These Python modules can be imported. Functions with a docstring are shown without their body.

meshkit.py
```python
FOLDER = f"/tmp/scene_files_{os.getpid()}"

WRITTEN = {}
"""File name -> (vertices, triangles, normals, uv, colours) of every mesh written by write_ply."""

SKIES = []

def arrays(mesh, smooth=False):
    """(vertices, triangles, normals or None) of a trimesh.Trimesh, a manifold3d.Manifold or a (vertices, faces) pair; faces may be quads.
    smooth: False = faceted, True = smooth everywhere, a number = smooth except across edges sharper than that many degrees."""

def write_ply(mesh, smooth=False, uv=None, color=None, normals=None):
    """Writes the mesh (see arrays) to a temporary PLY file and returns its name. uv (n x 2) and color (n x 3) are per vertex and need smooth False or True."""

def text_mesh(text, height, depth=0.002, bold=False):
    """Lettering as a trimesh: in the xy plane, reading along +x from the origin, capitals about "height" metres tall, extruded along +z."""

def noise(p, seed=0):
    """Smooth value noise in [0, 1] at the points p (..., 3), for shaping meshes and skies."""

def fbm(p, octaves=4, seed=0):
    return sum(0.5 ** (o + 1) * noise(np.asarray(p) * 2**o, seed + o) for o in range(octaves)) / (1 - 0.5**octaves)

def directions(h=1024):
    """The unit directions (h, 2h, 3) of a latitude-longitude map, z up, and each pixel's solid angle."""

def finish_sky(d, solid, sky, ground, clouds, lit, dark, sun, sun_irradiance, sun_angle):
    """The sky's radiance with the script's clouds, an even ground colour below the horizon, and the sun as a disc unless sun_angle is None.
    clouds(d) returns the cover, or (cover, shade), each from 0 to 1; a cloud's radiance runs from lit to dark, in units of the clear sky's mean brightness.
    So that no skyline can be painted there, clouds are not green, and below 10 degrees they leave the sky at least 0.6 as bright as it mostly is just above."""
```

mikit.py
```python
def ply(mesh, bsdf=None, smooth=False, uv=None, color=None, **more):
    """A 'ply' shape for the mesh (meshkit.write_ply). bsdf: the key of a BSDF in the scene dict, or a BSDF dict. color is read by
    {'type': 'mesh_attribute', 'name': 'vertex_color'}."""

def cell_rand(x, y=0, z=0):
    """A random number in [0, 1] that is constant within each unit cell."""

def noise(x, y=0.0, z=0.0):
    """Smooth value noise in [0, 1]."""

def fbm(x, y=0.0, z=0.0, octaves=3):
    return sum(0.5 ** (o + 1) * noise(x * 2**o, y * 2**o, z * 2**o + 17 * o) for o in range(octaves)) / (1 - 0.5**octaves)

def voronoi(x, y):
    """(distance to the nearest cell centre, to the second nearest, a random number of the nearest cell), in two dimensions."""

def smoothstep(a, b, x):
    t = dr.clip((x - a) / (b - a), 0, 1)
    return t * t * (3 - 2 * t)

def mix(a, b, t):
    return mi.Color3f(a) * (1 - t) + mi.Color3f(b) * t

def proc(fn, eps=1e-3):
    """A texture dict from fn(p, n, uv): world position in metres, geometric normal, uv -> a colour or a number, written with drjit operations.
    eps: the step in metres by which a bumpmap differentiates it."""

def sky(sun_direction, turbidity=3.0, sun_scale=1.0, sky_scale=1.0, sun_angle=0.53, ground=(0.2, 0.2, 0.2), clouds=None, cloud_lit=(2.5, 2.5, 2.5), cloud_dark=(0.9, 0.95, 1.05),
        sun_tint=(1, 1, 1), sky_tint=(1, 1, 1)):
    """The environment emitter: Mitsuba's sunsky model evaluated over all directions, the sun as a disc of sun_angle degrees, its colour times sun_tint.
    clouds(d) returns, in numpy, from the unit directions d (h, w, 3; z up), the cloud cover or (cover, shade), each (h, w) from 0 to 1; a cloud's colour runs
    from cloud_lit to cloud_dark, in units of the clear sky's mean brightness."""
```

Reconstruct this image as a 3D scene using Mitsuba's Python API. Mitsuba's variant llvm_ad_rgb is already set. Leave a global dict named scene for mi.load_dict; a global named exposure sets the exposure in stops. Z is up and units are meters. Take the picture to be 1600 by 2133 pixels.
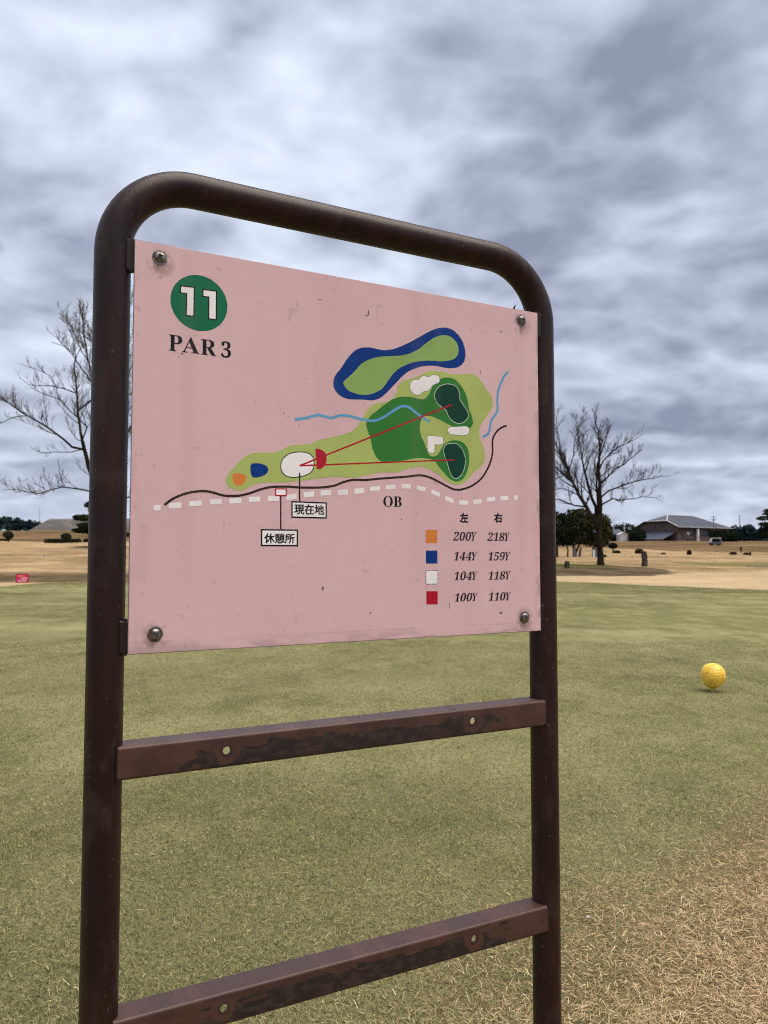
import math, json
import numpy as np
import trimesh
import manifold3d as m3
import mapbox_earcut as earcut
from shapely.geometry import Polygon, LineString, MultiPolygon, box as sbox
import shapely
from shapely import affinity
import mitsuba as mi
import drjit as dr
import mikit, meshkit

T = mi.ScalarTransform4f
# ------------------------------------------------------------------ camera, sky, exposure
EYE = 1.10
FOC = 1645.9                      # focal length in pixels of a 1600 px wide picture
PITCH = math.atan((1154.8 - 1066.5) / FOC)
exposure = 3.72
camera = {
    'type': 'thinlens', 'fov': math.degrees(2 * math.atan(800 / FOC)), 'fov_axis': 'x',
    'to_world': T().look_at(origin=[0, 0, EYE], target=[0, math.cos(PITCH), EYE + math.sin(PITCH)], up=[0, 0, 1]),
    'aperture_radius': 0.0009, 'focus_distance': 1.08, 'near_clip': 0.05, 'far_clip': 6000.0,
}


def sstep(a, b, x):
    t = np.clip((x - a) / (b - a), 0, 1)
    return t * t * (3 - 2 * t)


def clouds(d):
    z = np.maximum(d[..., 2], 0.0)
    k, k2 = 1.0 / (z + 0.30), 1.0 / (z + 0.085)          # cloud heaps stand up, the far layers lie flat
    u, v = d[..., 0] * k, d[..., 1] * k
    u2, v2 = d[..., 0] * k2, d[..., 1] * k2
    O = np.array([SKY_X, SKY_Y, 0])
    P = np.stack([u, v, u * 0], -1)
    w = np.stack([meshkit.fbm(P * 2.2 + O + 3.1, 4, 5), meshkit.fbm(P * 2.2 + O + 9.7, 4, 6), u * 0], -1) - 0.5
    Q = P + 0.22 * w
    big = meshkit.fbm(Q * np.array([1.5, 1.45, 1]) + O, 3, 11)
    mid = meshkit.fbm(Q * np.array([3.3, 4.2, 1]) + O + 4.0, 5, 21)
    puff = 1 - np.abs(2 * meshkit.fbm(Q * np.array([4.6, 6.2, 1]) + O + 1.0, 4, 51) - 1) * 1.6
    fine = meshkit.fbm(Q * np.array([14.0, 15.0, 1]) + 1.0, 4, 31)
    streak = meshkit.fbm(np.stack([u2 * 0.50 + 0.9 * w[..., 0], v2 * 2.3 + 1.9 * w[..., 1] + 0.10 * u2, u * 0], -1) + O, 5, 41)
    low = 1 - sstep(0.10, 0.36, z)
    n = 0.50 * big + 0.40 * mid + 0.12 * fine - 0.10 * (puff - 0.7)
    n = n * (1 - 0.70 * low) + 0.70 * low * (0.72 * streak + 0.26 * mid + 0.04 * fine)
    s = 0.50 + 0.40 * np.tanh((n - 0.475) * 6.6) + 0.50 * (fine - 0.5) + 0.30 * (0.66 - puff) * (1 - 0.5 * low) + 0.08 * low
    pale = (1 - sstep(0.02, 0.16, z)) * sstep(0.36, 0.60, 0.75 * streak + 0.25 * mid)
    s = np.clip(s * (1 - 0.5 * pale), 0, 1)
    return np.ones_like(z), s


SKY_X, SKY_Y = 2.4, 31.7
sky = mikit.sky([0.27, -0.16, 0.95], turbidity=4, sun_scale=0.26, sun_angle=60, sky_scale=1.0, clouds=clouds,
                cloud_lit=(0.560, 0.615, 0.730), cloud_dark=(0.190, 0.216, 0.296), ground=(0.17, 0.14, 0.08), sun_tint=(0.97, 1.0, 1.08))

scene = {'camera': camera, 'sky_light': sky}
labels = {}


# ------------------------------------------------------------------ helpers
def tag(key, label=None, category=None, group=None, kind=None):
    e = labels.setdefault(key, {})
    for k, v in dict(label=label, category=category, group=group, kind=kind).items():
        if v:
            e[k] = v
    return key


def put(key, mesh, mat, smooth=False, color=None, to_world=None, kind=None, label=None):
    k, i = key, 0
    while k in scene:
        i += 1
        k = f'{key}_{i:03d}'
    more = {} if to_world is None else {'to_world': to_world}
    scene[k] = mikit.ply(mesh, mat, smooth, color=color, **more)
    if kind or label:
        tag(k, label, kind=kind)
    return k


def cat(*ms):
    return trimesh.util.concatenate([m for m in ms])


def tri(v, f):
    return trimesh.Trimesh(np.asarray(v, float), np.asarray(f, int), process=False)


def box(lo, hi, bevel=0.0):
    lo, hi = np.asarray(lo, float), np.asarray(hi, float)
    if bevel <= 0:
        m = trimesh.creation.box(extents=hi - lo)
        m.apply_translation((lo + hi) / 2)
        return m
    pts = []
    for s in np.ndindex(2, 2, 2):
        c = np.where(np.array(s) == 1, hi, lo)
        sg = np.where(np.array(s) == 1, -1.0, 1.0)
        for w in ((1, 1, .0), (1, 0., 1), (0., 1, 1), (.42, .42, .42)):
            pts.append(c + sg * bevel * np.array(w))
    return man(m3.Manifold.hull_points(pts))


def man(M):
    m = M.to_mesh()
    return trimesh.Trimesh(np.asarray(m.vert_properties)[:, :3], np.asarray(m.tri_verts), process=False)


def toman(m):
    return m3.Manifold(m3.Mesh(np.asarray(m.vertices, np.float32), np.asarray(m.faces, np.uint32)))


def tube(pts, rad, sides=8, caps=True):
    p = np.asarray(pts, float)
    r = np.broadcast_to(np.asarray(rad, float), (len(p),))
    t = np.gradient(p, axis=0)
    t /= np.linalg.norm(t, axis=1, keepdims=True) + 1e-12
    a = np.array([0, 0, 1.0]) if abs(t[0, 2]) < 0.9 else np.array([1.0, 0, 0])
    A = []
    for q in t:
        a = a - q * (a @ q)
        a /= np.linalg.norm(a) + 1e-12
        A.append(a)
    A = np.array(A)
    B = np.cross(t, A)
    g = np.arange(sides) * 2 * np.pi / sides
    v = p[:, None] + r[:, None, None] * (np.cos(g)[None, :, None] * A[:, None] + np.sin(g)[None, :, None] * B[:, None])
    i, j = np.meshgrid(np.arange(len(p) - 1), np.arange(sides), indexing='ij')
    q = np.stack([i * sides + j, i * sides + (j + 1) % sides, (i + 1) * sides + (j + 1) % sides, (i + 1) * sides + j], -1).reshape(-1, 4)
    f = [q[:, [0, 1, 2]], q[:, [0, 2, 3]]]
    v = v.reshape(-1, 3)
    if caps:
        n = len(v)
        v = np.vstack([v, p[:1], p[-1:]])
        j = np.arange(sides)
        f.append(np.stack([j * 0 + n, (j + 1) % sides, j], 1))
        f.append(np.stack([j * 0 + n + 1, j + n - sides, (j + 1) % sides + n - sides], 1))
    return tri(v, np.vstack(f))


def lathe(profile, sections=32):
    pr = np.asarray(profile, float)
    return trimesh.creation.revolve(pr, sections=sections)


def world(mesh, pos=(0, 0, 0), yaw=0.0, scale=1.0):
    m = mesh.copy()
    m.apply_scale(scale)
    m.apply_transform(trimesh.transformations.rotation_matrix(yaw, [0, 0, 1]))
    m.apply_translation(pos)
    return m


# ------------------------------------------------------------------ terrain height
def interp(d, kn, zs):
    return np.interp(d, kn, zs)


def height(x, y):
    x, y = np.asarray(x, float), np.asarray(y, float)
    d = np.maximum(y, 0.0)
    t = np.clip(x / np.maximum(d, 1.0), -0.6, 0.6)
    L = np.interp(d, [0, 31, 45, 100, 172, 192, 240, 400, 3000], [0, 0, .10, 1.7, 4.0, 6.9, 7.2, 8.0, 9.0])
    M = np.interp(d, [0, 27, 55, 100, 180, 205, 222, 400, 3000], [0, 0, .36, .75, 2.15, 3.6, 4.95, 5.6, 7.0])
    R = np.interp(d, [0, 24, 55, 100, 150, 187, 205, 222, 400, 3000], [0, 0, .22, .5, .8, 1.15, 3.3, 4.8, 5.4, 7.0])
    a = sstep(-0.30, 0.20, t)
    b = sstep(0.30, 0.47, t)
    z = (L * (1 - a) + M * a) * (1 - b) + R * b
    n = meshkit.fbm(np.stack([x * .045, y * .045, x * 0], -1), 3, 3) - 0.5
    z = z + n * 0.9 * sstep(34, 110, d) * (0.5 + 0.5 * sstep(60, 160, d))
    n2 = meshkit.fbm(np.stack([x * .7, y * .7, x * 0], -1), 3, 8) - 0.5
    return z + 0.030 * n2 * sstep(1.0, 3.0, np.hypot(x, y) + 0.5)


def gz(x, y):
    return float(height(np.array([x]), np.array([y]))[0])


# ------------------------------------------------------------------ materials
def C(r, g, b):
    return {'type': 'rgb', 'value': [r, g, b]}


def pr(name, color, rough=0.6, spec=0.4, **k):
    scene[name] = {'type': 'twosided', 'bsdf': {'type': 'principled', 'base_color': color if isinstance(color, dict) else C(*color), 'roughness': rough, 'specular': spec, **k}}
    return name


def diffuse(name, color):
    scene[name] = {'type': 'twosided', 'bsdf': {'type': 'diffuse', 'reflectance': color if isinstance(color, dict) else C(*color)}}
    return name


sm, fbm, noise, mix = mikit.smoothstep, mikit.fbm, mikit.noise, mikit.mix
TEE_A, TEE_B = (0.126, 0.128, 0.060), (0.232, 0.222, 0.116)


def ground_color(p, n, uv):
    x, y = p.x, p.y
    w1 = fbm(x * 0.22, y * 0.22, 0.0, 3)
    w2 = fbm(x * 1.3 + 7, y * 0.9, 2.0, 4)
    w3 = fbm(x * 9, y * 7, 4.0, 3)
    w4 = noise(x * 55, y * 40, 1.0)
    lowd = fbm(x * 0.055, y * 0.03, 9.0, 3)
    # tee turf: olive green with pale blotches
    w5 = fbm(x * 3.6 + 1, y * 2.3, 8.0, 4)
    tee = mix(TEE_A, TEE_B, sm(0.33, 0.66, 0.24 * w1 + 0.24 * w2 + 0.24 * w5 + 0.28 * w3))
    band = fbm(x * 0.10 + 2, y * 0.42, 6.0, 3)
    tee = tee * (0.80 + 0.40 * sm(0.34, 0.66, band))
    tee = mix(tee, mi.Color3f(0.105, 0.115, 0.04), 0.55 * sm(0.50, 0.74, w4 * 0.5 + w3 * 0.5))
    # dry dormant grass
    gold = mix((0.318, 0.238, 0.138), (0.225, 0.163, 0.092), sm(0.38, 0.66, 0.55 * lowd + 0.3 * w1 + 0.15 * w2))
    gold = mix(gold, mi.Color3f(0.165, 0.120, 0.064), 0.70 * sm(0.55, 0.68, fbm(x * 0.05 + 3, y * 0.16, 5.0, 4)))
    gold = mix(gold, mi.Color3f(0.43, 0.325, 0.190), 0.40 * sm(0.52, 0.72, w2))
    gold = gold * (0.80 + 0.40 * sm(0.30, 0.70, fbm(x * 0.32 + 8, y * 0.55, 4.0, 5)))
    brown = mix((0.150, 0.100, 0.058), (0.098, 0.072, 0.040), sm(0.36, 0.64, fbm(x * 0.09, y * 0.30, 7.0, 4)))
    brown = mix(brown, mi.Color3f(0.20, 0.140, 0.080), 0.75 * sm(0.52, 0.70, fbm(x * 0.06 + 5, y * 0.5, 1.0, 3)))
    rough = mix((0.110, 0.082, 0.050), (0.060, 0.050, 0.029), sm(0.38, 0.62, fbm(x * 0.6, y * 0.35, 3.0, 4)))
    moss = mi.Color3f(0.060, 0.080, 0.020)
    straw = mix((0.270, 0.195, 0.108), (0.140, 0.098, 0.054), sm(0.30, 0.62, 0.5 * w3 + 0.5 * w4))
    d = dr.maximum(y, 0.0)
    t = x / dr.maximum(d, 1.0)
    col = gold
    strip = sm(0.16, 0.22, t) * (1 - sm(36.5, 43.0, y - 0.55 * (x - 10.0) + 3 * (w1 - 0.5)))
    col = mix(col, mi.Color3f(0.40, 0.315, 0.198) * (0.86 + 0.28 * w2), 0.75 * strip)
    # rough collar beyond the tee on the left
    left = 1 - sm(1.0, 5.0, x)
    collar = left * sm(30.5, 31.6, y + 1.2 * (w2 - 0.5)) * (1 - sm(39.0, 46.0, y + 8 * (w1 - 0.5)))
    col = mix(col, rough, collar * 0.92)
    # rough island under the bare tree
    e = dr.square((x - 9.3) / 7.4) + dr.square((y - 48.0) / 12.4) + 0.35 * (w1 - 0.5) + 0.18 * (w2 - 0.5)
    isl = 1 - sm(0.90, 1.06, e)
    col = mix(col, rough, isl)
    col = mix(col, moss, isl * sm(51, 54, y + 3 * (w1 - .5)) * (1 - sm(13.5, 15.5, x)) * 0.9)
    # far putting green on the right
    g = dr.square((x - 32.0) / 9.6) + dr.square((y - 63.0) / 6.5) + 0.2 * (w1 - 0.5)
    col = mix(col, mi.Color3f(0.150, 0.140, 0.058), 1 - sm(0.86, 1.0, g))
    col = mix(col, mi.Color3f(0.10, 0.082, 0.045), sm(0.86, 0.98, g) * (1 - sm(1.10, 1.25, g)) * (1 - sm(58.0, 60.5, y)))
    # terrace bank and everything beyond
    bk = 171.0 + 12.0 * sm(-0.2, 0.25, t) + 6 * sm(0.34, 0.44, t)
    col = mix(col, brown, sm(-2.5, 2.5, y - bk + 5 * (w1 - 0.5)))
    # tee itself
    inside = (1 - sm(30.6, 31.2, y + 0.7 * (w2 - 0.5))) * (1 - sm(31.2, 31.9, y + 1.38 * (x - 6.6) + 1.0 * (w2 - 0.5)))
    inside = inside * sm(-13.5, -12.8, x)
    tee = mix(tee, mi.Color3f(0.28, 0.25, 0.135), 0.25 * sm(0.54, 0.72, w5) * sm(0.35, 0.65, w3))
    col = mix(col, tee, inside)
    # worn dry apron where one stands to read the sign
    s = ((x + 0.12) * 0.93 - (y - 1.90)) / 1.365 + 0.75 * (fbm(x * 1.1, y * 1.1, 3.0, 4) - 0.5)
    col = mix(col, straw, sm(-0.22, 0.58, s) * (1 - sm(20, 30, y)))
    col = col * (1 - 0.12 * inside * (1 - sm(4.0, 9.5, y)))      # thatch between the blades
    return col * (0.84 + 0.32 * w4)


def ground_bump(p, n, uv):
    return 0.018 * fbm(p.x * 14, p.y * 14, 0.0, 4) + 0.006 * noise(p.x * 130, p.y * 130, 3.0)


scene['m_ground'] = {'type': 'twosided', 'bsdf': {'type': 'diffuse', 'reflectance': mikit.proc(ground_color)}}

# ---- sign frame of reference: origin at the panel's centre, ex along it, nn out of its face
SC = np.array([-0.0286, 1.0530, 1.2279])
YAW = 0.493
EX = np.array([math.cos(YAW), math.sin(YAW), 0.0])
NN = np.array([math.sin(YAW), -math.cos(YAW), 0.0])
SIGN = np.eye(4)
SIGN[:3, 0], SIGN[:3, 1], SIGN[:3, 2], SIGN[:3, 3] = EX, [0, 0, 1], NN, SC   # local x right, y up, z out of the face
SIGN_T = T(SIGN.tolist())


def loc(p):
    a = p.x * float(EX[0]) + p.y * float(EX[1]) - float(SC @ EX)
    return a, p.z - float(SC[2])


def paint_brown(p, n, uv):
    a, b = loc(p)
    q = fbm(a * 40, b * 9, p.y * 40, 3)
    c = mix((0.0235, 0.0090, 0.0066), (0.0140, 0.0060, 0.0050), sm(0.3, 0.7, q))
    f = noise(a * 420, b * 300, p.y * 420)
    c = mix(c, mi.Color3f(0.20, 0.18, 0.16), 0.38 * sm(0.895, 0.96, f))
    sc = noise(a * 900, b * 60, p.y * 900)
    c = mix(c, mi.Color3f(0.13, 0.11, 0.10), 0.45 * sm(0.93, 0.98, sc))
    run = noise(a * 130, b * 3.0, p.y * 130)
    c = mix(c, mi.Color3f(0.012, 0.006, 0.006), 0.55 * sm(0.70, 0.9, run))
    # lichen-grey weathering blotches
    return mix(c, mi.Color3f(0.050, 0.036, 0.028), 0.40 * sm(0.56, 0.78, fbm(a * 60, b * 26, p.y * 60, 4)))


def rail_paint(p, n, uv):
    a, b = loc(p)
    c = mix((0.066, 0.030, 0.022), (0.048, 0.022, 0.017), sm(0.3, 0.7, fbm(a * 40, b * 60, 0.0, 3)))
    front = sm(0.75, 0.93, n.x * float(NN[0]) + n.y * float(NN[1]))
    v = dr.select(b < -0.5, b + 0.6665, b + 0.365)
    wob = fbm(a * 34, b * 90, 5.0, 4) - 0.5
    inner = sm(-0.235, -0.205, a + 0.10 * wob) * (1 - sm(0.205, 0.235, a + 0.10 * wob))
    patch = inner * (1 - sm(0.0105, 0.0125, v + 0.026 * wob + 0.004 * noise(a * 7, 2.0, 0.0)))
    h = dr.minimum(dr.square(a + 0.1825), dr.square(a - 0.1765)) + dr.square(v)
    patch = patch * sm(0.00014, 0.00030, h + 0.0004 * wob)
    flake = sm(0.54, 0.60, fbm(a * 16, b * 40 + 3, 1.0, 4)) * (1 - sm(0.02, 0.2, dr.abs(a)))
    dark = mix((0.0155, 0.0110, 0.0105), (0.034, 0.023, 0.019), sm(0.4, 0.75, fbm(a * 90, b * 160, 2.0, 3)))
    rust = mi.Color3f(0.072, 0.034, 0.018)
    edge = patch * (1 - patch) * 4
    c = mix(c, dark, front * patch * (1 - 0.6 * flake))
    c = mix(c, rust, front * edge * 0.6)
    ring = (1 - sm(0.000036, 0.000060, h + 0.00002 * wob)) * front
    c = mix(c, mi.Color3f(0.020, 0.012, 0.010), ring * 0.8)
    top = sm(0.6, 0.9, n.z)
    spot = sm(0.83, 0.90, noise(a * 210, p.y * 210, p.x * 210))
    return mix(c, mi.Color3f(0.012, 0.008, 0.007), top * spot * 0.8)


SPOTS = [(-0.063, 0.207, .0024, .0008), (0.0085, 0.200, .0014, .0034), (0.0055, 0.1955, .0024, .0010), (-0.0575, -0.172, .0016, .0028), (0.012, -0.206, .0014, .0014),
         (-0.243, 0.113, .0012, .0014), (-0.247, 0.108, .0010, .0010), (0.137, -0.200, .0006, .0045), (0.231, 0.204, .0016, .0012), (0.226, -0.213, .0030, .0020),
         (0.060, -0.080, .0010, .0014), (-0.113, 0.052, .0009, .0014), (0.155, 0.172, .0009, .0018), (-0.030, 0.092, .0010, .0010), (0.193, 0.138, .0008, .0030)]


def panel_paint(p, n, uv):
    a, b = loc(p)
    c = mix((0.645, 0.455, 0.462), (0.625, 0.435, 0.445), sm(0.3, 0.7, fbm(a * 9, b * 7, 0.0, 4)))
    st = noise(a * 75, b * 1.6, 3.0) * noise(a * 22, b * 3.0, 8.0)
    c = mix(c, mi.Color3f(0.53, 0.36, 0.37), 0.22 * sm(0.38, 0.75, st))
    c = mix(c, mi.Color3f(0.70, 0.53, 0.53), 0.22 * sm(0.45, 0.8, noise(a * 60 + 4, b * 2.2, 13.0) * noise(a * 16, b * 2.0, 18.0)))
    # grime along the lower edge and the right edge
    low = (1 - sm(0.0, 0.018, b + 0.242)) * sm(0.40, 0.66, fbm(a * 30, b * 70, 4.0, 4))
    rgt = (1 - sm(0.0, 0.014, 0.2998 - a)) * sm(0.46, 0.66, fbm(a * 90, b * 60, 6.0, 4))
    lft = (1 - sm(0.0, 0.05, 0.2998 + a)) * sm(0.56, 0.74, fbm(a * 60, b * 40, 2.0, 4)) * 0.25
    c = mix(c, mi.Color3f(0.26, 0.18, 0.175), 0.42 * dr.minimum(low + rgt + lft, 1.0))
    seam = (1 - sm(0.0, 0.0011, dr.abs(b + 0.2285 + 0.0012 * noise(a * 12, 0.0, 0.0)))) * sm(0.35, 0.6, noise(a * 14, 1.0, 2.0))
    c = mix(c, mi.Color3f(0.40, 0.27, 0.275), 0.40 * seam)
    # halo of dirt round the bolts
    h = dr.minimum(dr.square(dr.abs(a) - 0.2695) + dr.square(b - 0.219), dr.square(dr.abs(a) - 0.2695) + dr.square(b + 0.2235))
    c = mix(c, mi.Color3f(0.24, 0.16, 0.14), 0.55 * (1 - sm(0.00006, 0.00040, h)) * sm(0.35, 0.65, fbm(a * 160, b * 120, 6.0, 3)))
    dz = dr.square((dr.abs(a) - 0.2700) / 0.0055) + dr.square((b - 0.2105) / 0.0120)
    c = mix(c, mi.Color3f(0.30, 0.20, 0.175), 0.55 * (1 - sm(0.3, 1.2, dz)) * sm(0.42, 0.62, fbm(a * 240, b * 130, 3.0, 3)))
    # specks and insect marks
    f = fbm(a * 260, b * 210, 9.0, 2)
    c = mix(c, mi.Color3f(0.18, 0.12, 0.115), 0.40 * sm(0.86, 0.93, f))
    f2 = noise(a * 95 + 2, b * 80, 4.0)
    c = mix(c, mi.Color3f(0.36, 0.24, 0.24), 0.30 * sm(0.945, 0.985, f2 + 0.10 * (f - 0.5)))
    for sx, sy, rx, ry in SPOTS:
        e = dr.square((a - sx) / rx) + dr.square((b - sy) / ry) + 1.4 * (fbm(a * 900, b * 900, 1.0, 2) - 0.5)
        c = mix(c, mi.Color3f(0.055, 0.035, 0.032), 0.80 * (1 - sm(0.7, 1.2, e)))
    drops = noise(a * 150 + 8, b * 130, 14.0)
    return mix(c, mi.Color3f(0.74, 0.58, 0.58), 0.30 * sm(0.95, 0.98, drops) * (1 - sm(-0.05, 0.1, a)))


pr('m_frame', mikit.proc(paint_brown), 0.40, 0.26)
pr('m_rail', mikit.proc(rail_paint), 0.46, 0.45)
pr('m_panel', mikit.proc(panel_paint), 0.42, 0.22)
pr('m_panel_edge', (0.16, 0.12, 0.12), 0.5)
pr('m_bracket', (0.014, 0.008, 0.007), 0.5, 0.3)


def steel(p, n, uv):
    return mix((0.25, 0.24, 0.225), (0.10, 0.082, 0.062), sm(0.40, 0.66, fbm(p.x * 260, p.y * 260, p.z * 200, 3)))


pr('m_steel', mikit.proc(steel), 0.33, 0.5, metallic=0.9)
pr('m_recess', (0.006, 0.006, 0.006), 0.8, 0.1)


def ink(name, rgb, rough=0.45):
    r, g, b = rgb

    def fn(p, n, uv):
        a, c = loc(p)
        k = fbm(a * 30, c * 22, 1.0, 3)
        st = noise(a * 75, c * 1.6, 3.0) * noise(a * 22, c * 3.0, 8.0)
        f = fbm(a * 260, c * 210, 9.0, 2)
        col = mi.Color3f(r, g, b) * (0.90 + 0.20 * k)
        col = mix(col, mi.Color3f(0.34, 0.27, 0.25), 0.008 + 0.05 * sm(0.40, 0.75, st))
        return mix(col, mi.Color3f(0.08, 0.06, 0.055), 0.30 * sm(0.86, 0.93, f))
    return pr(name, mikit.proc(fn), rough, 0.16)


ink('i_green_disc', (0.004, 0.142, 0.066))
ink('i_white', (0.80, 0.80, 0.795))
ink('i_black', (0.010, 0.010, 0.013))
ink('i_blue', (0.000, 0.035, 0.205))
ink('i_lightgreen', (0.240, 0.390, 0.115))
ink('i_rough', (0.375, 0.470, 0.135))
ink('i_fairway', (0.030, 0.185, 0.032))
ink('i_green', (0.001, 0.045, 0.026))
ink('i_sky', (0.120, 0.345, 0.575))
ink('i_red', (0.390, 0.006, 0.022))
ink('i_brown', (0.032, 0.016, 0.014))
ink('i_orange', (0.62, 0.210, 0.045))


def bark(p, n, uv):
    return mix((0.036, 0.028, 0.021), (0.017, 0.014, 0.011), sm(0.3, 0.7, fbm(p.x * 9, p.y * 9, p.z * 2.2, 4)))


diffuse('m_bark', mikit.proc(bark))
diffuse('m_twig', (0.040, 0.033, 0.028))
diffuse('m_twig_grey', (0.085, 0.075, 0.066))


def leafy(name, a, b):
    def fn(p, n, uv):
        return mix(a, b, sm(0.35, 0.68, fbm(p.x * 0.9, p.y * 0.9, p.z * 0.9, 4)))
    return diffuse(name, mikit.proc(fn))


leafy('m_leaf_dark', (0.015, 0.020, 0.011), (0.031, 0.037, 0.016))
leafy('m_leaf_olive', (0.024, 0.027, 0.012), (0.046, 0.046, 0.019))
leafy('m_leaf_bush', (0.012, 0.019, 0.013), (0.022, 0.032, 0.017))
diffuse('m_leaf_red', (0.046, 0.026, 0.018))
diffuse('m_hedge', (0.026, 0.023, 0.013))
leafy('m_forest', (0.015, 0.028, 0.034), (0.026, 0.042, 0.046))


# ------------------------------------------------------------------ ground
def terrain():
    rad = np.concatenate([np.linspace(0.0, 6, 31), np.geomspace(6.3, 60, 60), np.geomspace(61.5, 330, 90), np.geomspace(345, 3500, 26)])
    na = 300
    # more spokes towards where the tee and fairway lie (front half), fewer behind
    ang = np.concatenate([np.linspace(-0.62, 0.62, 200, endpoint=False), np.linspace(0.62, 2 * np.pi - 0.62, 100, endpoint=False)])
    R, A = np.meshgrid(rad, ang, indexing='ij')
    X, Y = R * np.sin(A), R * np.cos(A)
    Z = height(X, Y)
    v = np.stack([X, Y, Z], -1).reshape(-1, 3)
    i, j = np.meshgrid(np.arange(len(rad) - 1), np.arange(na), indexing='ij')
    q = np.stack([i * na + j, (i + 1) * na + j, (i + 1) * na + (j + 1) % na, i * na + (j + 1) % na], -1).reshape(-1, 4)
    f = np.vstack([q[:, [0, 2, 1]], q[:, [0, 3, 2]]])
    return tri(v, f)


put('ground', terrain(), 'm_ground', smooth=True)
tag('ground', kind='structure')

# cart path by the far green, a sheet over the ground
pth = np.array([(27.2, 57.0), (29.5, 58.2), (33, 58.6), (38, 58.0), (46, 55.0), (60, 52.0)])
pl = LineString(pth).buffer(1.1, cap_style='round').segmentize(0.8)


def flat_mesh(poly):
    vs, fs, n = [], [], 0
    for g in getattr(poly, 'geoms', [poly]):
        if g.is_empty or g.area <= 0:
            continue
        rings = [np.array(g.exterior.coords)[:-1]] + [np.array(r.coords)[:-1] for r in g.interiors]
        v = np.vstack(rings)
        f = earcut.triangulate_float64(v, np.cumsum([len(r) for r in rings]).astype(np.uint32)).reshape(-1, 3)
        a = v[f]
        flip = np.cross(a[:, 1] - a[:, 0], a[:, 2] - a[:, 0]) < 0
        f = np.where(flip[:, None], f[:, ::-1], f)
        vs.append(v)
        fs.append(f + n)
        n += len(v)
    return np.vstack(vs), np.vstack(fs)


def asphalt(p, n, uv):
    return mix((0.17, 0.155, 0.135), (0.11, 0.10, 0.09), fbm(p.x * 1.2, p.y * 1.2, 0.0, 4))


diffuse('m_path', mikit.proc(asphalt))
v2, f2 = flat_mesh(pl)
put('cart_path', tri(np.column_stack([v2, height(v2[:, 0], v2[:, 1]) + 0.03]), f2), 'm_path')
tag('cart_path', kind='structure')

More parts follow.
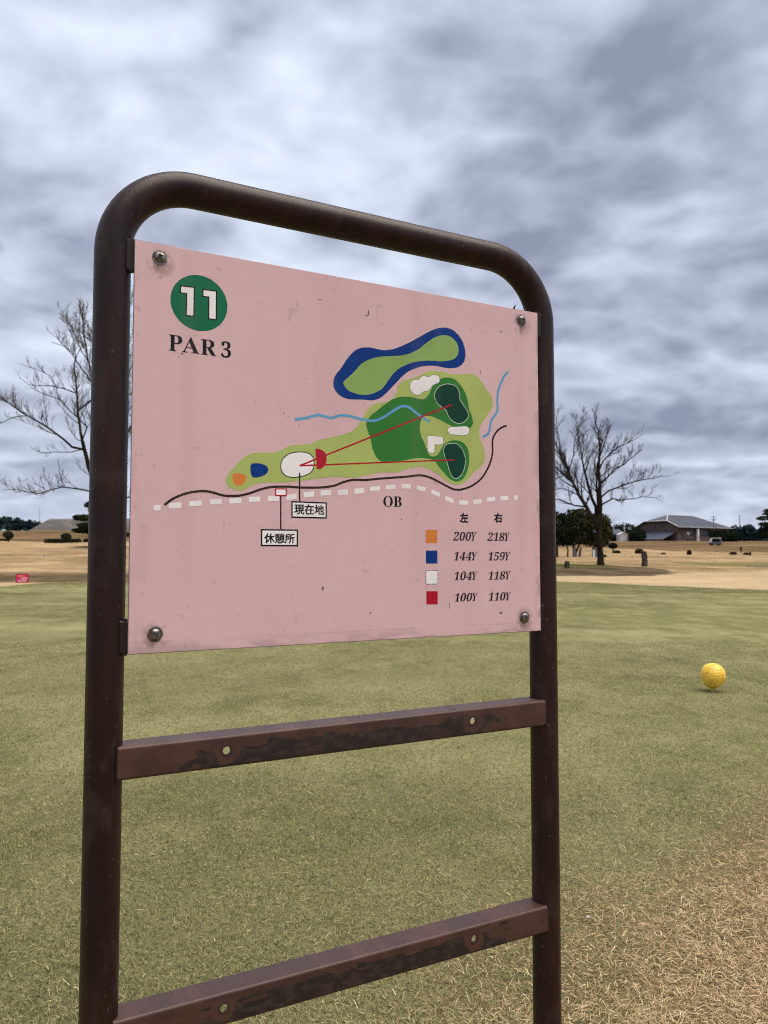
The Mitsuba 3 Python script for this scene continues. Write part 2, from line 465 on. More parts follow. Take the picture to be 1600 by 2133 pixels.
# ------------------------------------------------------------------ THE SIGN
PR = json.loads('''{"S":{"pond":[[-436,986],[-410,1079],[-327,1188],[-239,1320],[-128,1445],[-16,1504],[98,1522],[213,1516],[329,1513],[470,1548],[636,1623],[806,1719],[978,1827],[1127,1910],[1278,1957],[1406,1957],[1509,1909],[1599,1822],[1650,1708],[1662,1599],[1631,1496],[1544,1421],[1428,1388],[1301,1382],[1175,1390],[1050,1382],[927,1357],[805,1309],[684,1245],[588,1159],[493,1061],[399,964],[306,877],[213,823],[133,803],[-15,799],[-171,787],[-271,797],[-359,837],[-418,903]],"island":[[-291,985],[-269,1033],[-205,1091],[-128,1164],[-38,1268],[53,1333],[167,1386],[306,1423],[446,1446],[588,1470],[732,1517],[879,1598],[1002,1700],[1127,1789],[1253,1842],[1354,1854],[1444,1826],[1513,1765],[1543,1683],[1527,1594],[1468,1528],[1378,1493],[1251,1467],[1100,1456],[952,1439],[805,1403],[684,1355],[576,1296],[481,1217],[399,1114],[306,990],[213,925],[99,879],[-15,862],[-127,876],[-227,910]],"rough":[[-1878,-372],[-1854,-307],[-1789,-229],[-1714,-142],[-1628,-62],[-1541,-21],[-1443,-4],[-1324,-1],[-1224,17],[-1144,49],[-1063,96],[-1002,116],[-878,128],[-732,157],[-668,197],[-541,237],[-411,270],[-259,317],[-148,369],[-81,435],[-14,531],[53,638],[144,738],[259,780],[375,807],[469,872],[516,949],[552,1046],[612,1109],[732,1160],[853,1204],[951,1262],[1050,1303],[1150,1318],[1275,1315],[1428,1299],[1583,1316],[1739,1339],[1845,1322],[1951,1245],[2017,1151],[2097,1081],[2142,985],[2122,872],[2040,754],[1946,635],[1900,522],[1904,412],[1956,317],[1995,209],[1989,99],[1941,8],[1808,-86],[1703,-189],[1598,-269],[1470,-286],[1343,-248],[1243,-189],[1144,-130],[1020,-79],[898,-62],[777,-77],[657,-112],[539,-151],[398,-166],[260,-173],[145,-195],[10,-230],[-124,-260],[-279,-263],[-453,-267],[-645,-298],[-834,-326],[-1039,-356],[-1241,-373],[-1400,-383],[-1498,-406],[-1576,-443],[-1652,-483],[-1729,-492],[-1805,-471],[-1863,-427]],"fairway":[[54,445],[65,517],[122,593],[236,685],[352,778],[469,851],[588,893],[731,907],[877,893],[950,896],[1012,934],[1061,1013],[1111,1104],[1174,1174],[1275,1228],[1377,1245],[1479,1228],[1569,1161],[1646,1070],[1697,944],[1723,815],[1774,710],[1787,623],[1760,566],[1695,539],[1526,537],[1398,560],[1272,604],[1147,647],[1035,665],[949,641],[905,574],[890,468],[912,374],[960,283],[997,201],[1033,129],[1095,96],[1170,116],[1225,183],[1283,272],[1372,328],[1474,350],[1589,336],[1680,266],[1718,138],[1709,7],[1664,-126],[1586,-216],[1483,-246],[1382,-208],[1294,-133],[1206,-52],[1132,29],[1021,58],[899,60],[778,44],[658,17],[516,-12],[375,-34],[283,-25],[202,38],[145,146],[122,267],[88,346]],"green":[[1136,945],[1148,1022],[1211,1097],[1300,1140],[1389,1154],[1478,1141],[1535,1092],[1555,1018],[1567,943],[1632,861],[1691,790],[1704,715],[1656,645],[1578,602],[1488,604],[1412,641],[1361,697],[1323,769],[1248,812],[1173,863]],"green2":[[1283,176],[1295,241],[1346,287],[1422,305],[1512,298],[1589,238],[1640,144],[1652,47],[1626,-63],[1573,-152],[1496,-198],[1433,-180],[1382,-97],[1345,8],[1307,92]],"bunker":[[732,1075],[761,1131],[816,1158],[877,1165],[914,1211],[976,1226],[1037,1216],[1087,1247],[1149,1264],[1204,1242],[1224,1197],[1199,1151],[1136,1121],[1094,1097],[1061,1045],[1012,1015],[950,1002],[913,967],[852,942],[780,960],[741,1013]],"bunker2":[[1352,492],[1378,530],[1437,541],[1552,554],[1656,569],[1708,551],[1723,498],[1689,452],[1603,430],[1474,430],[1385,436]],"bunker3":[[1017,371],[1047,386],[1171,386],[1246,387],[1281,347],[1265,286],[1208,267],[1145,270],[1130,230],[1130,167],[1090,139],[1041,150],[1014,202]],"stream":[[-977,449],[-805,488],[-670,533],[-585,530],[-477,513],[-412,529],[-314,561],[-193,559],[-37,535],[76,524],[179,528],[282,570],[399,641],[516,720],[611,764],[707,764],[803,709],[925,639],[1052,580]],"stream2":[[2429,1446],[2345,1354],[2289,1246],[2241,1129],[2227,993],[2231,859],[2189,777],[2121,694],[2093,603],[2073,513],[2038,470],[1960,434]],"line":[[-907,-142],[1420,858]],"line2":[[-907,-142],[1459,68]],"redtee":[[-685,82],[-625,89],[-561,60],[-529,-7],[-539,-87],[-582,-148],[-645,-177],[-671,-152],[-675,-74],[-684,3]],"whitetee":[[-1163,-169],[-1143,-81],[-1072,-10],[-980,24],[-867,35],[-773,18],[-714,-38],[-709,-135],[-740,-205],[-792,-246],[-875,-276],[-999,-297],[-1091,-280],[-1142,-234]],"bluetee":[[-1566,-218],[-1559,-171],[-1530,-145],[-1461,-141],[-1392,-152],[-1343,-184],[-1332,-225],[-1362,-274],[-1430,-309],[-1509,-324],[-1548,-301]],"orangetee":[[-1793,-350],[-1788,-304],[-1750,-279],[-1683,-280],[-1625,-305],[-1619,-352],[-1653,-405],[-1730,-434],[-1772,-414]],"path":[[-2612,-698],[-2534,-633],[-2446,-586],[-2340,-546],[-2232,-524],[-2122,-516],[-2011,-534],[-1917,-558],[-1823,-564],[-1709,-556],[-1575,-522],[-1439,-471],[-1321,-438],[-1201,-424],[-1059,-418],[-874,-422],[-665,-414],[-538,-401],[-409,-376],[-300,-332],[-191,-299],[-102,-287],[32,-285],[214,-261],[398,-240],[586,-219],[729,-202],[849,-182],[947,-182],[1069,-207],[1218,-264],[1343,-316],[1444,-351],[1546,-356],[1676,-325],[1807,-267],[1939,-167],[2033,-42],[2102,94],[2135,229],[2131,361],[2154,452],[2228,546],[2310,602],[2393,633]],"dashes":[[[-2739,-705],[-2659,-698],[-2658,-760],[-2738,-766]],[[-2564,-676],[-2415,-661],[-2413,-723],[-2563,-738]],[[-2320,-642],[-2172,-629],[-2171,-693],[-2319,-705]],[[-2073,-614],[-1925,-601],[-1924,-665],[-2072,-677]],[[-1829,-593],[-1677,-580],[-1676,-645],[-1828,-657]],[[-1581,-567],[-1435,-555],[-1434,-621],[-1580,-633]],[[-1335,-546],[-1185,-536],[-1184,-603],[-1334,-612]],[[-1089,-525],[-947,-502],[-946,-569],[-1087,-592]],[[-849,-482],[-704,-462],[-703,-530],[-848,-549]],[[-612,-448],[-463,-435],[-462,-504],[-612,-516]],[[-368,-430],[-219,-422],[-219,-492],[-367,-499]],[[-125,-407],[19,-390],[20,-460],[-124,-477]],[[-124,-413],[23,-396],[23,-454],[-123,-471]],[[111,-373],[261,-353],[262,-412],[112,-431]],[[352,-339],[501,-326],[501,-385],[352,-398]],[[596,-313],[743,-311],[743,-371],[595,-373]],[[838,-320],[984,-346],[982,-407],[836,-381]],[[1079,-367],[1219,-415],[1216,-477],[1076,-428]],[[1305,-453],[1448,-492],[1445,-554],[1303,-514]],[[1541,-507],[1690,-507],[1689,-569],[1540,-569]],[[1784,-497],[1930,-475],[1931,-538],[1785,-560]],[[2022,-452],[2172,-434],[2172,-498],[2022,-516]],[[2267,-424],[2415,-410],[2415,-475],[2267,-488]],[[2515,-405],[2587,-400],[2587,-466],[2515,-470]]],"sq":[[[984,-1122],[1168,-1121],[1169,-937],[985,-940]],[[985,-1406],[1171,-1407],[1172,-1226],[986,-1226]],[[982,-1691],[1176,-1694],[1177,-1503],[983,-1501]],[[990,-1970],[1175,-1975],[1176,-1792],[990,-1788]]],"box":[[-1017,-599],[-522,-601],[-523,-814],[-1016,-815]],"box2":[[-1421,-963],[-923,-961],[-923,-1177],[-1419,-1178]],"redbox":[[-1231,-452],[-1086,-446],[-1085,-534],[-1230,-539]],"pointer":[[-907,-233],[-904,-601]],"pointer2":[[-1160,-537],[-1157,-962]],"one":[[-2453,1946],[-2301,1953],[-2303,1612],[-2380,1609],[-2379,1877],[-2455,1876]],"one2":[[-2179,1945],[-2027,1951],[-2026,1608],[-2105,1608],[-2106,1876],[-2180,1876]]},"T":{"P":[[-2591,1150],[-2429,1344]],"A":[[-2431,1151],[-2222,1342]],"R":[[-2204,1149],[-2013,1340]],"3":[[-1951,1144],[-1828,1349]],"OB":[[313,-634],[598,-485]],"左":[[1556,-821],[1694,-689]],"右":[[2153,-810],[2298,-676]],"現在地":[[-975,-768],[-562,-637]],"休憩所":[[-1374,-1140],[-970,-1015]],"200Y":[[1435,-1085],[1844,-956]],"218Y":[[2027,-1084],[2440,-958]],"144Y":[[1449,-1364],[1851,-1243]],"159Y":[[2043,-1368],[2444,-1244]],"104Y":[[1452,-1645],[1856,-1524]],"118Y":[[2043,-1647],[2449,-1527]],"100Y":[[1457,-1948],[1858,-1829]],"110Y":[[2045,-1952],[2450,-1833]]}}''')
GL = json.loads('''{"P":{"p":[[[[9,0],[9,10],[30,14],[39,20],[44,36],[44,236],[42,244],[36,254],[25,259],[10,261],[10,271],[166,270],[199,263],[222,249],[231,239],[239,225],[244,200],[243,184],[240,172],[230,154],[211,137],[187,127],[165,123],[108,121],[108,45],[110,30],[112,24],[119,16],[129,12],[144,10],[144,0]],[[108,138],[131,137],[148,141],[158,146],[164,152],[171,168],[174,185],[174,208],[171,226],[163,244],[155,251],[145,255],[134,257],[119,256],[113,253],[109,246]]]],"b":[9,0,244,271],"adv":249},"A":{"p":[[[[-5,11],[1,11],[10,15],[21,27],[28,41],[122,277],[134,277],[231,46],[246,18],[253,13],[264,11],[264,0],[136,0],[137,11],[147,11],[159,14],[166,18],[169,25],[164,45],[152,75],[149,79],[63,79],[61,78],[47,43],[44,28],[46,21],[52,15],[64,11],[76,11],[76,0],[-5,0]],[[69,98],[70,96],[143,97],[106,187],[103,185]]]],"b":[-5,0,264,277],"adv":260},"R":{"p":[[[[9,0],[9,10],[30,14],[39,20],[44,36],[44,236],[42,244],[36,254],[25,259],[10,261],[10,271],[164,270],[188,266],[207,260],[229,247],[240,234],[247,217],[248,188],[245,176],[238,163],[229,153],[206,139],[190,134],[189,131],[263,21],[271,14],[277,11],[286,10],[286,0],[201,0],[120,126],[108,125],[109,34],[112,24],[118,16],[129,12],[144,10],[144,0]],[[109,242],[108,141],[110,139],[137,140],[158,147],[170,157],[174,164],[180,184],[180,216],[173,237],[163,249],[155,253],[139,257],[128,257],[118,255],[112,251]]]],"b":[9,0,286,271],"adv":282},"O":{"p":[[[[16,131],[19,167],[26,191],[37,213],[53,234],[75,253],[98,266],[122,274],[154,278],[189,275],[212,268],[235,256],[253,242],[272,220],[284,199],[293,173],[297,145],[296,115],[292,95],[280,65],[266,44],[247,25],[230,13],[198,-1],[172,-6],[139,-6],[117,-2],[84,12],[62,28],[43,49],[29,73],[19,104]],[[86,128],[88,98],[95,64],[108,36],[121,20],[132,13],[142,9],[163,7],[184,13],[199,24],[207,36],[214,50],[221,74],[226,116],[226,154],[222,189],[216,212],[206,233],[192,251],[181,258],[171,262],[162,264],[148,264],[135,261],[125,256],[110,243],[100,225],[92,200],[87,165]]]],"b":[16,-6,297,278],"adv":313},"B":{"p":[[[[9,261],[9,271],[152,271],[176,268],[195,263],[212,255],[223,246],[232,232],[236,217],[236,201],[231,183],[226,175],[209,160],[194,153],[178,149],[177,147],[205,138],[225,127],[237,116],[246,100],[249,88],[249,67],[247,57],[238,37],[225,23],[201,9],[167,1],[10,0],[10,10],[24,12],[34,16],[41,25],[44,36],[44,234],[39,250],[33,257],[19,261]],[[108,136],[110,26],[116,17],[134,14],[148,16],[158,20],[169,29],[174,39],[179,62],[179,89],[177,101],[169,120],[162,127],[150,133],[122,138],[110,138]],[[108,151],[123,150],[143,154],[154,159],[159,164],[166,177],[170,202],[168,227],[160,247],[155,252],[146,256],[139,258],[120,258],[114,256],[110,249],[108,236]]]],"b":[9,0,249,271],"adv":264},"3h":{"p":[[[[11,40],[12,54],[18,65],[33,74],[45,75],[46,62],[50,49],[61,34],[72,28],[87,24],[111,26],[126,33],[135,44],[141,58],[144,79],[143,93],[138,107],[135,113],[120,126],[99,134],[57,135],[57,160],[90,160],[100,162],[114,168],[125,181],[133,203],[134,228],[131,242],[124,256],[117,261],[107,265],[94,265],[82,260],[76,253],[71,242],[67,222],[66,203],[58,203],[34,208],[24,214],[19,220],[15,229],[14,241],[17,254],[21,261],[32,272],[45,280],[67,287],[81,289],[109,290],[136,287],[151,283],[171,273],[184,261],[194,240],[195,214],[193,205],[186,189],[174,175],[158,163],[139,153],[163,144],[179,135],[193,122],[201,109],[205,93],[205,70],[201,51],[191,32],[181,21],[170,13],[142,1],[111,-4],[82,-4],[52,1],[30,11],[17,24]]]],"b":[11,-4,205,290],"adv":224},"0":{"p":[[[[14,118],[14,170],[19,207],[30,241],[41,259],[49,268],[62,278],[81,286],[95,289],[117,290],[139,287],[151,283],[165,275],[179,262],[195,236],[205,203],[210,162],[210,125],[206,89],[198,58],[188,37],[170,15],[149,2],[123,-4],[101,-4],[87,-2],[65,6],[56,12],[42,26],[28,50],[19,80]],[[76,107],[81,61],[90,35],[96,27],[108,22],[116,22],[126,26],[137,40],[144,68],[148,115],[148,171],[145,211],[140,238],[132,255],[119,263],[111,264],[98,260],[89,249],[83,234],[79,213],[76,179]]]],"b":[14,-4,210,290],"adv":224},"1":{"p":[[[[17,236],[39,243],[59,253],[105,287],[151,287],[152,36],[156,26],[163,22],[204,21],[204,0],[39,0],[39,21],[79,22],[89,29],[91,36],[92,244],[89,245],[61,214],[45,206],[32,207],[22,215],[18,223]]]],"b":[17,0,204,287],"adv":224},"2":{"p":[[[[14,42],[85,113],[112,146],[129,180],[135,213],[133,241],[126,256],[116,263],[110,265],[97,265],[84,260],[74,246],[68,223],[67,196],[50,197],[36,201],[23,210],[17,222],[16,244],[21,257],[32,270],[44,278],[75,288],[98,290],[124,289],[149,284],[165,277],[182,263],[193,243],[195,233],[195,213],[190,194],[175,168],[156,145],[55,45],[155,45],[167,51],[174,59],[178,69],[181,84],[205,84],[203,0],[14,0]]]],"b":[14,0,205,290],"adv":224},"3":{"p":[[[[11,40],[12,54],[18,65],[33,74],[45,75],[46,62],[50,49],[61,34],[72,28],[87,24],[111,26],[126,33],[135,44],[141,58],[144,79],[143,93],[138,107],[135,113],[120,126],[99,134],[57,135],[57,160],[90,160],[100,162],[114,168],[125,181],[133,203],[134,228],[131,242],[124,256],[117,261],[107,265],[94,265],[82,260],[76,253],[71,242],[67,222],[66,203],[58,203],[34,208],[24,214],[19,220],[15,229],[14,241],[17,254],[21,261],[32,272],[45,280],[67,287],[81,289],[109,290],[136,287],[151,283],[171,273],[184,261],[194,240],[195,214],[193,205],[186,189],[174,175],[158,163],[139,153],[163,144],[179,135],[193,122],[201,109],[205,93],[205,70],[201,51],[191,32],[181,21],[170,13],[142,1],[111,-4],[82,-4],[52,1],[30,11],[17,24]]]],"b":[11,-4,205,290],"adv":224},"4":{"p":[[[[5,99],[118,285],[174,286],[174,102],[216,101],[216,74],[174,73],[175,40],[178,31],[186,25],[195,22],[212,21],[212,0],[72,0],[72,21],[89,21],[99,23],[107,26],[113,33],[116,43],[116,73],[6,74]],[[35,103],[36,101],[116,102],[117,240],[113,236],[94,200]]]],"b":[5,0,216,286],"adv":224},"5":{"p":[[[[16,38],[16,51],[20,61],[30,69],[48,72],[48,65],[52,50],[58,38],[64,32],[71,28],[85,24],[104,25],[118,30],[130,41],[136,53],[141,75],[141,99],[138,114],[130,130],[119,139],[109,144],[96,147],[72,147],[41,140],[24,147],[37,286],[188,286],[190,213],[167,213],[162,233],[158,239],[153,241],[64,242],[62,240],[56,172],[57,168],[73,172],[95,174],[133,171],[153,165],[167,158],[186,142],[197,123],[202,103],[202,73],[200,62],[195,47],[188,35],[169,16],[146,4],[118,-3],[83,-4],[54,1],[38,8],[24,20]]]],"b":[16,-4,202,286],"adv":224},"6":{"p":[[[[18,115],[19,162],[27,203],[35,225],[46,245],[68,269],[78,276],[101,286],[116,289],[138,290],[158,288],[173,284],[188,276],[196,268],[203,250],[202,237],[192,223],[183,218],[171,215],[155,214],[154,232],[151,246],[147,255],[142,262],[132,266],[123,266],[106,259],[95,247],[86,228],[80,208],[75,175],[76,162],[90,169],[115,175],[142,175],[157,172],[180,161],[197,143],[204,129],[209,109],[210,87],[208,68],[203,50],[197,37],[188,24],[178,14],[157,2],[129,-4],[107,-4],[94,-2],[76,4],[65,10],[47,26],[33,48],[24,73]],[[74,131],[75,104],[78,79],[85,53],[90,43],[102,28],[109,24],[119,22],[130,25],[139,32],[146,45],[151,68],[151,107],[148,122],[143,134],[132,146],[123,150],[111,151],[99,148],[80,138]]]],"b":[18,-4,210,290],"adv":224},"7":{"p":[[[[18,202],[20,286],[210,286],[209,261],[100,0],[66,1],[171,241],[58,241],[53,239],[46,230],[42,202]]]],"b":[18,0,210,286],"adv":224},"8":{"p":[[[[12,64],[12,81],[14,92],[23,110],[41,127],[69,144],[49,159],[38,170],[30,181],[23,198],[21,210],[22,231],[26,245],[35,261],[48,273],[64,282],[94,289],[120,290],[139,288],[160,282],[175,273],[188,259],[195,246],[199,230],[198,205],[192,190],[178,175],[147,155],[170,142],[185,131],[197,119],[207,102],[212,78],[211,61],[205,41],[196,27],[177,11],[165,5],[145,-1],[123,-4],[96,-4],[79,-2],[56,5],[33,20],[23,32],[17,44]],[[66,64],[70,47],[75,37],[83,28],[99,20],[119,19],[137,26],[149,39],[155,56],[156,75],[151,90],[139,105],[115,120],[97,128],[82,116],[71,99],[66,80]],[[78,212],[83,197],[95,183],[115,171],[122,169],[139,183],[147,201],[149,225],[147,236],[142,248],[130,262],[119,266],[105,266],[95,262],[86,254],[82,246],[78,232]]]],"b":[12,-4,212,290],"adv":224},"9":{"p":[[[[14,181],[15,213],[22,238],[36,261],[49,273],[62,281],[90,289],[109,290],[127,288],[144,283],[156,277],[177,259],[190,239],[196,225],[202,203],[206,163],[205,129],[200,95],[193,70],[180,43],[164,23],[153,14],[136,4],[121,-1],[102,-4],[78,-4],[61,-1],[45,6],[35,14],[26,31],[25,45],[30,57],[43,64],[45,64],[47,57],[58,37],[67,28],[78,23],[88,21],[102,22],[112,26],[123,34],[133,50],[141,72],[146,96],[149,133],[146,134],[137,124],[128,118],[109,111],[82,110],[63,114],[45,123],[27,141],[18,160]],[[72,184],[75,167],[80,155],[88,145],[96,141],[103,139],[117,139],[124,141],[133,145],[145,157],[149,165],[149,185],[144,222],[136,243],[123,259],[111,263],[100,262],[91,258],[84,251],[78,239],[74,224],[72,209]]]],"b":[14,-4,206,290],"adv":224},"Y":{"p":[[[[14,0],[14,10],[33,13],[40,16],[47,24],[52,36],[74,119],[74,131],[37,241],[29,254],[14,258],[14,268],[122,268],[122,259],[105,257],[98,253],[96,247],[96,239],[123,148],[125,146],[174,210],[187,234],[188,245],[186,251],[175,258],[160,259],[160,268],[247,268],[247,259],[230,254],[213,237],[131,123],[109,39],[108,24],[111,16],[117,13],[138,10],[138,0]]]],"b":[14,0,247,268],"adv":208},"現":{"p":[[[[111,-9],[116,-5],[134,0],[157,11],[180,29],[188,39],[197,57],[205,86],[204,93],[174,93],[171,96],[171,321],[174,324],[366,324],[369,321],[369,96],[366,93],[315,92],[315,2],[355,1],[358,14],[359,46],[361,48],[367,48],[379,41],[393,37],[395,34],[391,-5],[383,-24],[377,-30],[363,-35],[306,-35],[293,-32],[283,-25],[278,-16],[276,-6],[275,93],[245,93],[240,61],[227,27],[212,5],[201,-6],[185,-18],[156,-33],[136,-40],[131,-40],[122,-25],[111,-13]],[[209,130],[329,129],[330,158],[210,159]],[[209,194],[329,193],[330,223],[210,224]],[[209,259],[329,258],[330,288],[210,289]]],[[[7,59],[12,65],[60,77],[70,81],[70,168],[24,169],[20,171],[19,174],[19,203],[22,207],[70,208],[70,282],[16,284],[15,319],[18,321],[161,320],[161,284],[109,282],[109,208],[156,207],[159,202],[159,174],[158,171],[154,169],[109,168],[109,93],[114,92],[161,105],[165,101],[169,74],[168,70],[163,67],[21,25],[15,28]]]],"b":[7,-40,395,324],"adv":400},"在":{"p":[[[[10,116],[37,137],[66,167],[96,208],[112,239],[111,240],[24,240],[20,244],[20,276],[23,279],[131,279],[140,300],[151,337],[154,341],[161,341],[192,332],[191,321],[177,283],[178,279],[378,279],[380,277],[381,245],[377,240],[160,240],[158,239],[139,201],[112,160],[112,-33],[109,-36],[75,-36],[72,-33],[72,112],[65,109],[34,82],[28,82],[12,109]]],[[[128,-25],[128,7],[131,10],[234,11],[234,113],[147,114],[144,117],[144,149],[147,152],[234,152],[235,228],[272,229],[274,227],[275,152],[362,152],[365,149],[365,117],[362,114],[274,113],[274,11],[377,10],[380,7],[379,-27],[131,-28]]]],"b":[10,-36,381,341],"adv":400},"地":{"p":[[[[123,171],[126,176],[167,194],[167,302],[169,304],[203,304],[205,302],[205,211],[207,210],[249,229],[249,339],[251,341],[285,341],[287,339],[287,245],[331,262],[346,274],[368,267],[374,262],[372,255],[371,127],[368,98],[361,83],[356,78],[348,74],[338,71],[315,69],[303,69],[299,72],[297,86],[292,98],[293,105],[327,105],[331,112],[333,141],[332,221],[287,201],[287,54],[284,52],[252,52],[249,55],[249,184],[244,184],[211,170],[205,166],[206,19],[211,11],[221,9],[335,9],[342,11],[349,22],[352,36],[354,64],[356,66],[361,66],[368,61],[389,54],[391,50],[385,9],[375,-12],[368,-19],[359,-24],[342,-28],[213,-28],[200,-26],[182,-18],[171,-3],[167,14],[167,149],[165,150],[143,140],[137,140]]],[[[8,60],[9,65],[12,67],[63,87],[63,206],[14,207],[12,209],[12,242],[15,245],[63,245],[63,334],[67,337],[97,337],[101,334],[101,246],[146,245],[149,240],[149,211],[146,207],[103,207],[101,205],[101,105],[105,104],[139,119],[145,119],[148,113],[154,86],[148,81],[26,26],[21,28]]]],"b":[8,-28,391,341],"adv":400},"休":{"p":[[[[3,170],[4,176],[39,210],[73,256],[104,314],[113,337],[115,339],[120,339],[149,330],[152,327],[152,322],[148,312],[128,270],[108,236],[108,50],[113,50],[144,82],[171,119],[191,154],[211,199],[210,200],[120,200],[117,204],[118,237],[120,239],[229,239],[230,332],[234,336],[266,336],[270,332],[270,239],[384,239],[386,237],[386,203],[383,200],[292,200],[291,198],[313,152],[336,113],[364,76],[383,56],[395,47],[397,42],[371,14],[365,15],[340,41],[318,70],[297,103],[273,150],[271,151],[270,-34],[268,-37],[232,-37],[230,-34],[230,142],[228,143],[208,105],[186,71],[159,37],[135,13],[127,12],[111,31],[108,31],[108,-34],[104,-37],[73,-37],[69,-34],[69,177],[66,178],[43,150],[29,137],[24,137],[21,140],[14,154]]]],"b":[3,-37,397,339],"adv":400},"憩":{"p":[[[[284,61],[284,65],[287,68],[303,78],[310,82],[317,81],[339,63],[371,31],[390,6],[392,2],[391,-4],[367,-19],[363,-21],[359,-20],[346,0],[329,20]]],[[[18,262],[21,265],[93,266],[92,286],[44,281],[33,282],[24,305],[24,310],[27,313],[106,322],[143,329],[166,336],[173,336],[196,313],[196,308],[192,305],[171,299],[131,292],[130,266],[199,265],[203,262],[203,233],[200,230],[131,230],[130,206],[184,205],[187,202],[187,107],[184,104],[207,90],[208,301],[210,303],[256,303],[261,315],[269,342],[272,344],[307,339],[311,336],[311,332],[299,305],[300,303],[370,303],[372,301],[372,93],[369,90],[336,90],[333,94],[332,105],[246,105],[245,90],[243,88],[213,87],[214,84],[231,73],[245,59],[245,54],[221,32],[217,33],[207,44],[185,61],[144,85],[145,92],[156,101],[155,104],[75,104],[74,90],[72,88],[40,88],[38,90],[38,202],[41,205],[92,205],[93,229],[21,230],[18,233]],[[245,141],[332,140],[333,161],[246,162]],[[245,195],[332,194],[333,215],[246,216]],[[245,249],[332,248],[333,268],[246,269]],[[74,139],[150,138],[151,170],[75,171]]],[[[111,75],[116,78],[146,78],[150,76],[151,8],[155,5],[259,5],[263,7],[266,15],[269,44],[275,46],[288,39],[304,35],[306,32],[303,6],[299,-8],[294,-18],[286,-26],[275,-31],[264,-33],[154,-33],[132,-29],[118,-19],[112,-6]]],[[[10,-3],[28,13],[40,28],[53,50],[66,77],[71,77],[99,64],[95,50],[76,14],[60,-8],[44,-24],[40,-25],[13,-10]]]],"b":[10,-33,392,344],"adv":400},"所":{"p":[[[[157,-11],[172,6],[189,37],[198,62],[204,89],[209,152],[209,299],[211,301],[283,314],[324,325],[354,337],[358,336],[380,309],[381,305],[378,301],[336,287],[277,274],[255,271],[249,268],[250,206],[385,206],[388,203],[387,168],[341,166],[341,-34],[339,-36],[304,-36],[301,-32],[300,167],[249,166],[247,106],[238,55],[223,13],[213,-6],[198,-27],[189,-37],[182,-38],[170,-25],[157,-16]]],[[[7,-11],[12,-2],[21,23],[27,49],[32,86],[34,117],[34,298],[38,302],[77,307],[118,315],[152,324],[174,333],[179,333],[200,306],[201,302],[198,298],[151,283],[75,270],[74,242],[179,241],[181,239],[182,116],[179,112],[74,112],[69,62],[61,18],[51,-14],[40,-37],[32,-37],[21,-26],[9,-19],[7,-17]],[[74,150],[143,149],[143,204],[74,204]]]],"b":[7,-38,388,337],"adv":400},"左":{"p":[[[[5,13],[6,19],[30,42],[46,62],[73,106],[97,158],[119,225],[118,229],[25,229],[21,232],[21,266],[23,269],[129,270],[137,305],[142,339],[145,342],[155,342],[181,338],[185,335],[184,322],[174,275],[175,270],[373,270],[377,268],[378,233],[374,229],[164,229],[145,165],[364,164],[368,158],[368,129],[363,123],[260,122],[260,16],[262,14],[382,14],[386,9],[386,-21],[382,-27],[89,-26],[87,-24],[87,11],[90,14],[218,14],[217,123],[133,123],[129,125],[106,78],[83,41],[57,8],[35,-14],[28,-14]]]],"b":[5,-27,386,342],"adv":400},"右":{"p":[[[[6,70],[10,77],[23,85],[44,103],[73,135],[100,176],[124,224],[123,226],[24,226],[20,230],[21,265],[23,267],[139,267],[151,303],[158,336],[162,342],[196,337],[202,332],[195,300],[186,271],[187,267],[380,266],[382,262],[382,232],[378,226],[171,226],[157,193],[141,161],[142,160],[349,160],[352,157],[352,-34],[350,-36],[314,-37],[309,-32],[308,-16],[144,-16],[143,-35],[141,-38],[106,-39],[101,-34],[101,100],[97,99],[65,64],[36,41],[30,41]],[[143,26],[308,25],[309,118],[144,119]]]],"b":[6,-39,382,342],"adv":400}}''')
K = 'course_sign'
tag(K, 'pink golf hole map board numbered 11 on a brown tube frame', 'sign')
RT, AX, DL = 0.0210, 0.3216, 0.0207       # tube radius, post distance from the centre, post axis behind the panel face
TOP, BR = 0.3247, 0.095


def sg(m, key, mat, smooth=False, **k):
    """A part of the sign from a mesh in the sign's own frame (x along, y up, z out)."""
    return put(f'{K}__{key}', m, mat, smooth, to_world=SIGN_T, **k)


bottom = -SC[2] - 0.15
pts = [(-AX, y) for y in np.linspace(bottom, TOP - BR, 40)]
pts += [(-AX + BR - BR * math.cos(a), TOP - BR + BR * math.sin(a)) for a in np.linspace(0, math.pi / 2, 18)[1:]]
pts += [(x, TOP) for x in np.linspace(-AX + BR, AX - BR, 20)[1:]]
pts += [(AX - BR + BR * math.sin(a), TOP - BR + BR * math.cos(a)) for a in np.linspace(0, math.pi / 2, 18)[1:]]
pts += [(AX, y) for y in np.linspace(TOP - BR, bottom, 40)[1:]]
path3 = np.column_stack([np.array(pts), np.full(len(pts), -DL)])
sg(tube(path3, RT, 48), 'tube_frame', 'm_frame', 40)


